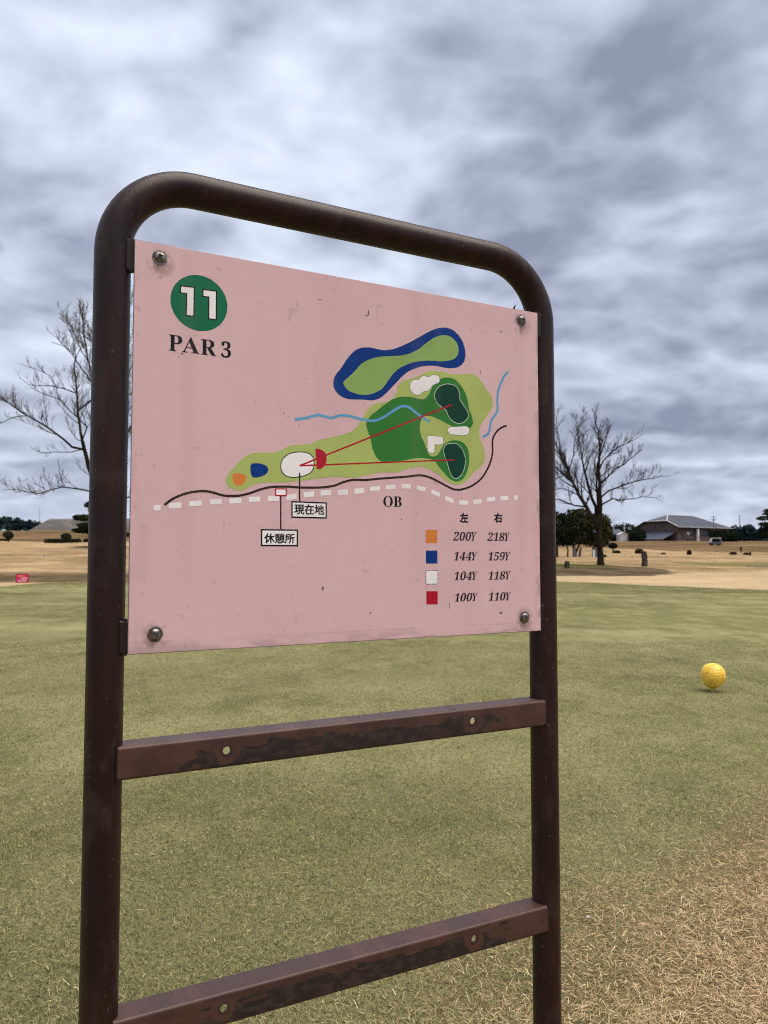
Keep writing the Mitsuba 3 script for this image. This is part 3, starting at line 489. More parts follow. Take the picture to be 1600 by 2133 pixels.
def rail(yc):
    h, dp = 0.0190, 0.0192
    prof = sbox(-dp + 0.004, -h + 0.004, dp - 0.004, h - 0.004).buffer(0.004, quad_segs=5)
    m = trimesh.creation.extrude_polygon(prof, 0.619, engine='earcut')      # along z
    m.apply_transform(np.array([[0, 0, 1, -0.3095], [0, 1, 0, yc], [1, 0, 0, -DL + 0.0006], [0, 0, 0, 1.0]]))
    m.fix_normals()
    M = toman(m)
    M = M - m3.Manifold.cube((0.70, 2 * (h - 0.0026), 2 * dp), True).translate((0, yc, -DL + 0.0006 - 0.0028))
    for hx in (-0.1825, 0.1765):
        c = m3.Manifold.cylinder(0.12, 0.0048, 0.0048, 24, True).translate((hx, yc + 0.0012, -DL))
        M = M - c
    M = M - m3.Manifold.cube((0.70, 0.0066, 2 * dp), True).translate((0, yc - h + 0.0020, -DL + 0.0006 - 0.0028))      # an angle section: no lower flange
    # long front and top faces are cut into lengths so that shading stays crisp
    return man(M)


r1 = sg(rail(-0.3655), 'rail', 'm_rail', 35, label='upper brown square rail with dark patch where paint peeled')
for yb in (-0.3655, -0.6670):
    for sx in (-1, 1):
        wy = np.linspace(yb - 0.0195, yb + 0.0188, 14)
        sg(tube(np.column_stack([np.full(14, sx * 0.3098), wy, np.full(14, -0.0022)]), 0.0017 + 0.0003 * np.sin(np.arange(14) * 1.9 + sx), 8), 'weld', 'm_bracket', 40)
r2 = sg(rail(-0.6670), 'rail', 'm_rail', 35, label='lower brown square rail with dark patch where paint peeled')

for sx in (-1, 1):
    for yb in (0.2245, -0.2230):
        tab = box((min(sx * 0.252, sx * 0.3105), yb - 0.0195, -0.0125), (max(sx * 0.252, sx * 0.3105), yb + 0.0195, -0.0022), 0.0022)
        sg(tab, 'bracket', 'm_bracket', 30)
        # weld bead between tab and post
        wy = np.linspace(yb - 0.021, yb + 0.021, 16)
        wr = 0.0030 + 0.0004 * np.sin(np.arange(16) * 2.1 + yb * 50)
        sg(tube(np.column_stack([np.full(16, sx * 0.3035), wy, np.full(16, -0.0050)]), wr, 8), 'weld', 'm_bracket', 40)

PW, PH = 0.29985, 0.2421
pan = box((-PW, -PH, -0.0021), (PW, PH, 0.0), 0.0003)
sg(pan, 'panel', 'm_panel')
# folded-down backing lip seen as a fine dark line round the panel
for nm, lo, hi in (('edge_strip', (-PW + .0004, -PH - 0.0006, -0.0021), (PW - .0004, -PH - 0.00005, -0.0004)), ('edge_strip', (-PW - 0.0006, -PH, -0.0021), (-PW - 0.00005, PH, -0.0004))):
    sg(box(lo, hi), 'panel__' + nm, 'm_panel_edge')


def bolt(x, y, ang, lab):
    wash = lathe([(0.0, 0.0), (0.0088, 0.0), (0.0090, 0.0004), (0.0088, 0.0010), (0.0060, 0.0013), (0.0, 0.0013)], 32)
    a = np.linspace(0, math.pi / 2, 9)
    head = [(0.0, 0.0012), (0.0064, 0.0012), (0.0066, 0.0016)] + [(0.0066 * math.cos(q) ** 0.8 if q < 1.57 else 0.0, 0.0022 + 0.0034 * math.sin(q)) for q in a]
    hd = toman(lathe(head, 32))
    cr = m3.Manifold.cube((0.0015, 0.0066, 0.004), True) + m3.Manifold.cube((0.0066, 0.0015, 0.004), True) + m3.Manifold.cylinder(0.004, 0.0015, 0.0015, 12, True)
    cr = cr.rotate((0, 0, ang)).translate((0, 0, 0.0058))
    hd = man(hd - cr)
    floor = man((cr.translate((0, 0, -0.0020)) ^ m3.Manifold.cube((0.02, 0.02, 0.0004), True).translate((0, 0, 0.0036))))
    for m in (wash, hd, floor):
        m.apply_translation((x, y, 0.0))
    k = sg(hd, 'bolt', 'm_steel', 40, label=lab)
    put(k + '__washer', wash, 'm_steel', 30, to_world=SIGN_T)
    put(k + '__cross_recess', floor, 'm_recess', to_world=SIGN_T)


bolt(-0.2711, 0.2253, 32, 'dull steel screw in the top left corner of the pink board')
bolt(0.2683, 0.2260, 5, 'dull steel screw in the top right corner of the pink board')
bolt(-0.2699, -0.2207, 38, 'dull steel screw in the bottom left corner of the pink board')
bolt(0.2690, -0.2214, 12, 'dull steel screw in the bottom right corner of the pink board')
sg(tube([(0.2570, PH - 0.004, -0.004), (0.2572, PH + 0.002, -0.003), (0.2600, PH + 0.0075, -0.002)], [0.0012, 0.0016, 0.0004], 8), 'wire_stub', 'm_recess', 40)


# ---- flat print on the panel (lengths in tenths of a millimetre in the tables)
def smoothpoly(P, closed=True, per=6):
    P = np.asarray(P, float) / 10000
    n = len(P)
    out = []
    for i in range(n if closed else n - 1):
        q = [P[(i + k) % n] if closed else P[min(max(i + k, 0), n - 1)] for k in (-1, 0, 1, 2)]
        for t in np.arange(per) / per:
            out.append(0.5 * ((2 * q[1]) + (-q[0] + q[2]) * t + (2 * q[0] - 5 * q[1] + 4 * q[2] - q[3]) * t * t + (-q[0] + 3 * q[1] - 3 * q[2] + q[3]) * t ** 3))
    if not closed:
        out.append(P[-1])
    return np.array(out)


def blob(k):
    return Polygon(smoothpoly(PR['S'][k])).buffer(0)


def ribbon(k, w, cap='flat'):
    return LineString(smoothpoly(PR['S'][k], False)).buffer(w / 2, cap_style=cap)


def raw(P):
    return Polygon(np.asarray(P, float) / 10000)


def outline(poly, w):
    return poly.buffer(w / 2).difference(poly.buffer(-w / 2))


def glyphs(text, keys, y_shear=0.0, gap=None):
    x, parts = 0.0, []
    for ch in keys:
        g = GL[ch]
        for rings in g['p']:
            parts.append(affinity.translate(Polygon(rings[0], rings[1:]), x, 0))
        x += g['adv'] if gap is None else g['b'][2] + gap
    m = MultiPolygon([q for p in parts for q in getattr(p.buffer(0), 'geoms', [p.buffer(0)])])
    if y_shear:
        m = affinity.affine_transform(m, [1, y_shear, 0, 1, 0, 0])
    return m


def fit(shape, bl, tr):
    x0, y0, x1, y1 = shape.bounds
    bl, tr = np.array(bl) / 10000, np.array(tr) / 10000
    sx, sy = (tr[0] - bl[0]) / (x1 - x0), (tr[1] - bl[1]) / (y1 - y0)
    return affinity.affine_transform(shape, [sx, 0, 0, sy, bl[0] - x0 * sx, bl[1] - y0 * sy])


S, TX = PR['S'], PR['T']
art = []      # (part name, ink, shape, label); later entries lie over earlier ones


def ar(name, inkname, shape, label=None):
    art.append((name, inkname, shape, label))


pond = blob('pond')
ar('printed_pond', 'i_blue', pond, 'printed dark blue ring of water on the map')
ar('printed_island', 'i_lightgreen', blob('island'), 'printed pale green island inside the blue ring')
ar('printed_rough', 'i_rough', blob('rough'), 'printed yellow green outline of the hole')
ar('printed_fairway', 'i_fairway', blob('fairway'), 'printed mid green fairway on the map')
for k in ('green', 'green2'):
    g = blob(k)
    ar('printed_green_outline', 'i_white', g.buffer(0.0003))
    ar('printed_green', 'i_green', g.buffer(-0.0003))
for k in ('bunker', 'bunker2', 'bunker3'):
    g = blob(k)
    ar('printed_bunker_outline', 'i_black', g.buffer(0.00028))
    ar('printed_bunker', 'i_white', g.buffer(-0.00022))
ar('printed_stream', 'i_sky', ribbon('stream', 0.0036), 'printed light blue stream crossing the fairway')
ar('printed_stream', 'i_sky', ribbon('stream2', 0.0036), 'printed light blue stream at the right of the map')
ar('printed_path', 'i_brown', ribbon('path', 0.0029), 'printed dark brown winding path line')
for q in S['dashes']:
    ar('printed_dash', 'i_white', raw(q))
wt = blob('whitetee')
ar('printed_tee_outline', 'i_black', wt.buffer(0.0007))
ar('printed_tee', 'i_white', wt.buffer(-0.0005), 'printed white tee oval')
ar('printed_line', 'i_red', LineString(np.array(S['line']) / 10000).buffer(0.0011, cap_style='flat'))
ar('printed_line', 'i_red', LineString(np.array(S['line2']) / 10000).buffer(0.0010, cap_style='flat'))
ar('printed_tee', 'i_red', blob('redtee'), 'printed red half disc tee')
ar('printed_tee', 'i_blue', blob('bluetee'), 'printed blue tee')
ar('printed_tee', 'i_orange', blob('orangetee'), 'printed orange tee')
for k in ('pointer', 'pointer2'):
    ar('printed_pointer', 'i_black', LineString(np.array(S[k]) / 10000).buffer(0.0009, cap_style='flat'))
rb = raw(S['redbox'])
ar('printed_hut_mark', 'i_red', rb.buffer(0.0006, join_style='mitre'))
ar('printed_hut_mark_centre', 'i_white', rb.buffer(-0.0009, join_style='mitre'))
for k in ('box', 'box2'):
    ar('label_box_border', 'i_black', raw(S[k]))
    ar('label_box', 'i_white', raw(S[k]).buffer(-0.0019, join_style='mitre'))
for k in ('現在地', '休憩所'):
    ar('lettering', 'i_black', fit(glyphs(k, k), *TX[k]).buffer(0.00022))
for k in '左右':
    ar('lettering', 'i_black', fit(glyphs(k, k), *TX[k]).buffer(0.00035))
cen = np.array([-0.2229, 0.1778])
ar('green_disc', 'i_green_disc', Polygon([(cen[0] + 0.0349 * math.cos(a), cen[1] + 0.0343 * math.sin(a)) for a in np.linspace(0, 2 * np.pi, 97)[:-1]]), 'printed green disc behind the number 11')
for k in ('one', 'one2'):
    g = raw(S[k])
    ar('number_outline', 'i_black', g.buffer(0.0016, join_style='mitre'))
    ar('number', 'i_white', g, None)
ar('lettering', 'i_black', MultiPolygon([g for k, n in (('P', 'P'), ('A', 'A'), ('R', 'R'), ('3', '3h')) for g in fit(glyphs(n, [n]), *TX[k]).geoms]), 'black serif lettering PAR 3')
ar('lettering', 'i_black', fit(glyphs('OB', 'OB', gap=14), *TX['OB']), 'black serif letters OB')
for k, c in zip(range(4), ('i_orange', 'i_blue', 'i_white', 'i_red')):
    q = raw(S['sq'][k])
    if c == 'i_white':
        ar('legend_square_border', 'i_black', q.buffer(0.0002, join_style='mitre'))
        q = q.buffer(-0.00045, join_style='mitre')
    ar('legend_square', c, q, {'i_orange': 'orange', 'i_blue': 'dark blue', 'i_white': 'white', 'i_red': 'red'}[c] + ' square of the legend')
for k in ('200Y', '218Y', '144Y', '159Y', '104Y', '118Y', '100Y', '110Y'):
    ds = glyphs(k, list(k[:3]), y_shear=0.20, gap=16)
    yy = affinity.translate(glyphs('Y', ['Y']), ds.bounds[2] - 10, 0)
    yy = affinity.scale(yy, 0.92, 1.07, origin=(yy.bounds[0], 0))
    sh = MultiPolygon([*ds.geoms, *yy.geoms])
    ar('lettering', 'i_black', fit(sh, *TX[k]), 'black italic distance ' + k)

cover = None
flatprint = []
for name, inkname, shape, lab in reversed(art):
    shape = shapely.set_precision(shape.buffer(0), 2e-6)
    vis = shape if cover is None else shapely.difference(shape, cover, grid_size=2e-6)
    cover = shape if cover is None else shapely.union(shape, cover, grid_size=2e-6)
    flatprint.append((name, inkname, vis, lab))
for name, inkname, vis, lab in reversed(flatprint):
    if vis.is_empty:
        continue
    polys = [g for g in getattr(vis, 'geoms', [vis]) if g.geom_type == 'Polygon' and g.area > 1e-9]
    if not polys:
        continue
    v, f = flat_mesh(MultiPolygon(polys))
    sg(tri(np.column_stack([v, np.full(len(v), 0.00035)]), f), 'panel__' + name, inkname, label=lab)

# ------------------------------------------------------------------ grass
rng = np.random.default_rng(7)


def blades(xy, length, width, lift, tint, curl, r, bend=0.45):
    """Bent grass blades (two quads each) as one mesh with a colour for each blade."""
    n = len(xy)
    az = r.uniform(0, 2 * np.pi, n)
    az2 = az + r.normal(0, curl, n)
    el = np.clip(r.normal(lift, 0.30, n), 0.04, 1.5)
    el2 = np.clip(el - np.abs(r.normal(bend, bend * 0.66, n)), -0.4, 1.4)
    base = np.column_stack([xy, height(xy[:, 0], xy[:, 1]) - 0.001 + r.uniform(0, 0.006, n)])
    d1 = np.column_stack([np.cos(az) * np.cos(el), np.sin(az) * np.cos(el), np.sin(el)])
    d2 = np.column_stack([np.cos(az2) * np.cos(el2), np.sin(az2) * np.cos(el2), np.sin(el2)])
    side = np.column_stack([-np.sin(az), np.cos(az), np.zeros(n)])
    side[:, 2] = r.normal(0, 0.5, n)
    side /= np.linalg.norm(side, axis=1, keepdims=True)
    L, W = length[:, None], width[:, None]
    p1 = base + d1 * L * 0.5
    p2 = p1 + d2 * L * 0.5
    p1[:, 2] = np.maximum(p1[:, 2], base[:, 2] + 0.002)
    p2[:, 2] = np.maximum(p2[:, 2], base[:, 2] + 0.001)
    v = np.stack([base - side * W * .5, base + side * W * .5, p1 - side * W * .45, p1 + side * W * .45, p2], 1).reshape(-1, 3)
    o = (np.arange(n) * 5)[:, None, None]
    f = (np.array([[0, 1, 3], [0, 3, 2], [2, 3, 4]])[None] + o).reshape(-1, 3)
    return tri(v, f), np.repeat(tint, 5, axis=0)


def dry_amount(x, y):
    w = meshkit.fbm(np.stack([x * 1.1, y * 1.1, x * 0 + 3], -1), 4, 2) - 0.5
    s = ((x + 0.12) * 0.93 - (y - 1.90)) / 1.365 + 0.75 * w
    return sstep(-0.26, 0.62, s)


def scatter(n, y0, y1, r, power=1.0):
    """n points on the ground in front of the board, thinning with distance."""
    u = r.uniform(0, 1, n)
    y = (y0 ** (1 - power) + u * (y1 ** (1 - power) - y0 ** (1 - power))) ** (1 / (1 - power)) if power != 1 else y0 * (y1 / y0) ** u
    x = r.uniform(-1, 1, n) * (0.56 * y + 0.25)
    return np.column_stack([x, y])


diffuse('m_blade', {'type': 'mesh_attribute', 'name': 'vertex_color'})

pts = scatter(430_000, 1.45, 10.0, rng, 1.25)
dry = dry_amount(pts[:, 0], pts[:, 1])
turf = pts[rng.uniform(0, 1, len(pts)) > dry * 0.93]
n = len(turf)
dist = turf[:, 1]
pal = np.array([0.965, 1.0, 0.98]) * np.array([(0.140, 0.146, 0.064), (0.094, 0.106, 0.043), (0.200, 0.192, 0.092), (0.275, 0.245, 0.128), (0.058, 0.066, 0.030), (0.37, 0.31, 0.175)])
pat = meshkit.fbm(np.stack([turf[:, 0] * 1.6, turf[:, 1] * 1.2, turf[:, 0] * 0], -1), 4, 12)
worn = meshkit.fbm(np.stack([turf[:, 0] * 0.55 + 4, turf[:, 1] * 0.75, turf[:, 0] * 0], -1), 3, 19)
pk = np.array([0.25, 0.18, 0.23, 0.18, 0.09, 0.07])
idx = rng.choice(6, n, p=pk)
pale = rng.uniform(0, 1, n) < sstep(0.46, 0.72, pat) * 0.55
idx = np.where(pale, rng.choice([2, 3], n), idx)
tint = pal[idx] * rng.uniform(0.98, 1.56, (n, 1)) * (0.88 + 0.34 * sstep(0.36, 0.66, worn))[:, None]
grow = 1 + 0.10 * np.maximum(dist - 2.5, 0)
m, col = blades(turf, rng.uniform(0.009, 0.024, n) * grow ** 0.6, rng.uniform(0.0010, 0.0018, n) * grow, 0.62, tint, 0.45, rng)
put('turf_grass', m, 'm_blade', color=col)
tag('turf_grass', 'short olive green mown turf blades covering the tee', 'grass', kind='stuff')

pts = scatter(260_000, 1.45, 7.0, rng, 1.6)
dry = dry_amount(pts[:, 0], pts[:, 1])
st = pts[rng.uniform(0, 1, len(pts)) < dry * 0.97 + 0.012]
n = len(st)
pal = np.array([(0.50, 0.385, 0.225), (0.37, 0.270, 0.148), (0.62, 0.50, 0.325), (0.230, 0.158, 0.083), (0.110, 0.076, 0.043), (0.28, 0.24, 0.115)])
tint = pal[rng.choice(6, n, p=[.29, .26, .17, .14, .08, .06])] * rng.uniform(0.8, 1.2, (n, 1))
ln = rng.uniform(0.012, 0.038, n)
m, col = blades(st, ln, rng.uniform(0.0011, 0.0023, n), 0.20, tint, 0.16, rng, 0.22)
put('dry_grass', m, 'm_blade', color=col)
tag('dry_grass', 'straw coloured dry grass blades matted around the right post', 'grass', kind='stuff')

# loose pale clippings lying on the turf
cp = scatter(1500, 1.6, 9.0, rng, 1.4)
n = len(cp)
tint = np.array([0.42, 0.36, 0.22]) * rng.uniform(0.75, 1.25, (n, 1))
m, col = blades(cp, rng.uniform(0.012, 0.036, n), rng.uniform(0.0014, 0.0026, n), 0.12, tint, 0.2, rng, 0.15)
m.vertices[:, 2] += 0.005
put('grass_clippings', m, 'm_blade', color=col)
tag('grass_clippings', 'pale loose clippings lying on the green turf', 'grass clippings', kind='stuff')

# ------------------------------------------------------------------ tee marker ball
def yellow(p, n, uv):
    c = mix((0.80, 0.520, 0.060), (0.70, 0.430, 0.042), sm(0.35, 0.7, fbm(p.x * 30, p.y * 30, p.z * 30, 3)))
    return mix(c, mi.Color3f(0.30, 0.19, 0.06), 0.5 * sm(0.62, 0.76, fbm(p.x * 45, p.y * 45, p.z * 90, 3)))


pr('m_yellow', mikit.proc(yellow), 0.38, 0.45)
bx, by = 2.640, 6.42
prof = [(0.0, 0.214)]
for a in np.linspace(0.02, math.pi - 0.30, 150):
    r, z = 0.0955 * math.sin(a), 0.1185 + 0.0955 * math.cos(a)
    if z < 0.09:
        z -= 0.010 * ((0.09 - z) / 0.06) ** 2
    g = 0.0
    if 0.065 < z < 0.172:
        g = 0.0019 * (0.5 - 0.5 * math.cos((z - 0.065) / 0.01189 * 2 * math.pi))
    prof.append((max(r - g, 0.003), z))
prof += [(0.017, 0.0155), (0.012, 0.008), (0.010, -0.04), (0.0, -0.04)]
ball = lathe([(r, z) for r, z in prof[::-1]], 64)
ball.apply_transform(trimesh.transformations.rotation_matrix(0.07, [0.4, 1, 0]))
put('tee_marker__ball', world(ball, (bx, by, gz(bx, by) + 0.013)), 'm_yellow', 50)
tag('tee_marker', 'yellow ridged ball tee marker on the turf right of the board', 'tee marker')

pr('m_pebble', (0.42, 0.40, 0.36), 0.8)
ic = trimesh.creation.icosphere(2, 0.0062)
ic.apply_scale([1.1, 0.9, 0.7])
ic.vertices += 0.0016 * (meshkit.noise(ic.vertices * 160)[:, None] - 0.5)
put('pebble', world(ic, (0.612, 2.43, gz(0.612, 2.43) + 0.016)), 'm_pebble', True)
tag('pebble', 'small white pebble on dry grass just right of the right post', 'pebble')


# ------------------------------------------------------------------ far small things
def at(px, d):
    """x of a thing that stands d metres ahead and is seen px pixels along a 1600 px wide picture (used once, at design time, to read the plan off the photograph)."""
    return (px - 800) / FOC * d


pr('m_pink', (0.58, 0.016, 0.125), 0.5)
pr('m_pink_dark', (0.25, 0.012, 0.05), 0.5)
pr('m_offwhite', (0.66, 0.62, 0.58), 0.6)
pr('m_yell_text', (0.72, 0.32, 0.10), 0.6)
k = 'notice_board'
d = 30.6
x0 = at(48.7, d)
z0 = gz(x0, d)
put(k + '__panel', box((x0 - .24, d - .012, z0 + 0.01), (x0 + .24, d + .012, z0 + .345), .004), 'm_pink')
for lo, hi in (((-.245, .01), (-.225, .35)), ((.225, .01), (.245, .35)), ((-.225, .33), (.225, .35)), ((-.225, .01), (.225, .028))):
    put(k + '__frame_bar', box((x0 + lo[0], d - .02, z0 + lo[1]), (x0 + hi[0], d + .016, z0 + hi[1])), 'm_pink_dark')
for sx in (-.2, .2):
    put(k + '__stake', box((x0 + sx - .012, d + .017, z0 - .12), (x0 + sx + .012, d + .035, z0 + .30)), 'm_pink_dark')
r_ = np.random.default_rng(3)


def scribble(y, x0_, x1_, h, mat):
    ms, x = [], x0_
    while x < x1_:
        w = r_.uniform(0.012, 0.030)
        ms.append(box((x0 + x, d - .0155, z0 + y - h / 2 + r_.uniform(-.004, .004)), (x0 + min(x + w, x1_), d - .0125, z0 + y + h / 2 + r_.uniform(-.004, .004))))
        x += w + r_.uniform(.006, .014)
    put(k + '__lettering', cat(*ms), mat)


scribble(.27, -.19, .08, .045, 'm_yell_text')
scribble(.19, -.06, .20, .028, 'm_offwhite')
scribble(.145, -.08, .19, .022, 'm_offwhite')
scribble(.075, -.17, .16, .040, 'm_offwhite')
tag(k, 'small bright pink notice board at the far left edge of the tee', 'sign')

pr('m_tyre', (0.015, 0.015, 0.015), 0.8)
pr('m_orange', (0.55, 0.13, 0.03), 0.6)
pr('m_grey', (0.24, 0.25, 0.28), 0.6)
pr('m_stake', (0.16, 0.12, 0.085), 0.7)
diffuse('m_white_paint', (0.62, 0.62, 0.60))


def stake(name, px, d, h, w, mat, label, cat_, lean=0.0, group=None):
    x = at(px, d)
    z = gz(x, d)
    top = (x + lean * h, d, z + h)
    m = tube([(x, d, z - .2), (x + lean * h * .5, d, z + h * .5), top, (top[0], d, z + h * 1.02)], [w, w, w * .95, w * .5], 8)
    k = put(name, m, mat, 40)
    tag(k, label, cat_, group)


stake('dark_post', 1161.2, 90, .78, .085, 'm_tyre', 'dark upright post at the left end of the grove beside the right post', 'post')
stake('marker_stake', 160.5, 72, 0.40, 0.030, 'm_orange', 'thin orange stake in the golden grass at the left', 'stake')
stake('marker_post', 93, 70, 0.26, 0.055, 'm_grey', 'stubby grey marker post in the golden grass at the left', 'post')
for px, d, lean, lab in ((1315.5, 78, .12, 'thin leaning stake nearest the tall weathered stump'), (1370, 84, 0, 'thin stake left of the small round shrub across the fairway'),
                         (1429.5, 84, .03, 'thin stake below the small round shrub across the fairway'), (1487.5, 86, 0, 'rightmost thin stake across the golden fairway'), (1260.5, 92, 0, 'thin stake just right of the bare tree trunk')):
    stake('thin_stake', px, d, 0.42 if px != 1260.5 else 1.0, 0.020, 'm_stake', lab, 'stake', lean, 'thin stakes across the fairway')


def stump(px, d, h, r0, seed, label):
    x = at(px, d)
    z = gz(x, d)
    rr = np.random.default_rng(seed)
    ys = np.linspace(-0.12, 1, 10)
    pts = np.column_stack([x + h * .05 * np.sin(ys * 2 + seed), d + 0 * ys, z + h * ys])
    rad = r0 * np.interp(ys, [-.12, .06, .3, .8, 1], [1.3, 1.12, .95, .98, .80])
    m = tube(pts, rad, 18)
    dirs = m.vertices - [x, d, 0]
    a = np.arctan2(dirs[:, 1], dirs[:, 0])
    k2 = 1 + 0.16 * np.sin(a * 5 + seed) + 0.10 * np.sin(a * 9 + 2) + 0.12 * (meshkit.noise(m.vertices * 4) - .5)
    m.vertices[:, 0] = x + (m.vertices[:, 0] - x) * k2
    m.vertices[:, 1] = d + (m.vertices[:, 1] - d) * k2
    top = m.vertices[:, 2] > z + h * .9
    m.vertices[top, 2] += 0.16 * h * (meshkit.noise(m.vertices[top] * 9) - .5)
    k = put('tree_stump', m, 'm_stump', 40)
    tag(k, label, 'tree stump')


def stump_col(p, n, uv):
    return mix((0.040, 0.033, 0.027), (0.098, 0.083, 0.070), sm(0.42, 0.70, fbm(p.x * 7, p.y * 7, p.z * 2.2, 4)))


diffuse('m_stump', mikit.proc(stump_col))
stump(1340.5, 52, 0.98, 0.160, 1, 'tall grey weathered tree stump standing right of the bare tree')
stump(1181, 47.5, 0.44, 0.15, 4, 'short dark tree stump left of the bare tree')


# ------------------------------------------------------------------ bare trees
def wander(p0, dir0, length, nseg, rr, up=0.12, jit=0.16):
    p, d = np.array(p0, float), np.array(dir0, float)
    d /= np.linalg.norm(d)
    out = [p.copy()]
    for _ in range(nseg):
        d = d + rr.normal(0, jit, 3) + np.array([0, 0, up])
        d /= np.linalg.norm(d)
        p = p + d * length / nseg
        out.append(p.copy())
    return np.array(out)


def sprout(poly, r0, rr, out, level, scale):
    """Side shoots along a limb; out collects (points, radii, sides)."""
    seg = np.linalg.norm(np.diff(poly, axis=0), axis=1)
    cum = np.concatenate([[0], np.cumsum(seg)])
    L = cum[-1]
    n = int(L * (3.0 if level == 0 else 4.2 if level == 1 else 4.6) / scale ** 0.5 + 1)
    for s in np.sort(rr.uniform(0.18 if level == 0 else 0.12, 1.0, n)):
        q = s * L
        i = min(np.searchsorted(cum, q) - 1, len(seg) - 1)
        i = max(i, 0)
        p = poly[i] + (poly[i + 1] - poly[i]) * ((q - cum[i]) / max(seg[i], 1e-6))
        t = (poly[i + 1] - poly[i]) / max(seg[i], 1e-6)
        side = np.cross(t, rr.normal(0, 1, 3))
        side /= np.linalg.norm(side) + 1e-9
        dirv = t * rr.uniform(0.6, 1.0) + side * rr.uniform(0.40, 0.85) + np.array([0, 0, 0.32])
        ln = (0.40 - 0.22 * s) * L * rr.uniform(0.55, 1.15) if level == 0 else (0.50 - 0.22 * s) * L * rr.uniform(0.5, 1.1)
        ln = max(min(ln, 2.6 * scale), 0.30 * scale)
        rb = max(r0 * (1 - 0.8 * s) * (0.50 if level == 0 else 0.55), 0.0085 * scale)
        pl_ = wander(p, dirv, ln, 6 if level < 2 else 4, rr, 0.10, 0.15)
        rad = np.linspace(rb, 0.0055 * scale, len(pl_))
        out.append((pl_, rad, 5 if level == 0 else 3))
        if level < 2 and ln > 0.3 * scale:
            sprout(pl_, rb, rr, out, level + 1, scale)


def bare_tree(key, base_px, foot, d, trunk, limbs, seed, label, row0=1154.8, scale=1.0, twig='m_twig', thick=1.12):
    """trunk and limbs: polylines (pixel, pixel, radius in metres) as seen in the photograph; depth is given by a spread of its own."""
    rr = np.random.default_rng(seed)
    X0 = at(base_px, d)
    zb = gz(X0, d)

    def conv(poly, spread):
        P = np.array([(at(a, d), d, EYE + (row0 - b) * d / FOC) for a, b, *_ in poly])
        s = np.concatenate([[0], np.cumsum(np.linalg.norm(np.diff(P, axis=0), axis=1))])
        P[:, 1] += spread * s
        # denser points with a little crookedness
        q = np.linspace(0, s[-1], max(6, int(s[-1] / (0.45 * scale))))
        out = np.column_stack([np.interp(q, s, P[:, j]) for j in range(3)])
        out[1:-1] += rr.normal(0, 0.028 * scale, out[1:-1].shape)
        return out
    tr = conv(trunk, 0.0)
    tr[0, 2] = zb - 0.2
    rt = np.interp(np.linspace(0, 1, len(tr)), np.linspace(0, 1, len(trunk)), [q[2] for q in trunk])
    rt[0] *= 1.25
    put(key + '__trunk', tube(tr, rt, 14), 'm_bark', 40)
    twigs, known = [], [tr]
    for i, (lm, r0, r1) in enumerate(limbs):
        sp = rr.uniform(-0.75, 0.75)
        P = conv(lm, sp)
        q = np.vstack(known)
        near = q[np.argmin(np.hypot(q[:, 0] - P[0, 0], q[:, 2] - P[0, 2]))]     # limbs leave the wood they grow from
        P[:, 1] += near[1] - P[0, 1]
        P[0] = near
        known.append(np.column_stack([np.interp(np.linspace(0, 1, 60), np.linspace(0, 1, len(P)), P[:, j]) for j in range(3)]))
        r0, r1 = r0 * thick, r1 * 1.3
        rad = np.linspace(r0, r1, len(P)) ** 1.0
        put(key + '__limb', tube(P, rad, 8), 'm_bark', 40)
        sprout(P, r0, rr, twigs, 0, scale)
    ms = [tube(p, r, s, caps=False) for p, r, s in twigs]
    v = np.vstack([m_.vertices for m_ in ms])
    off = np.cumsum([0] + [len(m_.vertices) for m_ in ms[:-1]])
    f = np.vstack([m_.faces + o for m_, o in zip(ms, off)])
    put(key + '__twigs', tri(v, f), twig, kind='stuff')
    tag(key, label, 'tree')


def crop6(P):
    return [(1130 + a / 3.404, 800 + b / 3.404, *r) for a, b, *r in P]


def crop5(P):
    return [(a / 3.047, 600 + b / 3.047, *r) for a, b, *r in P]


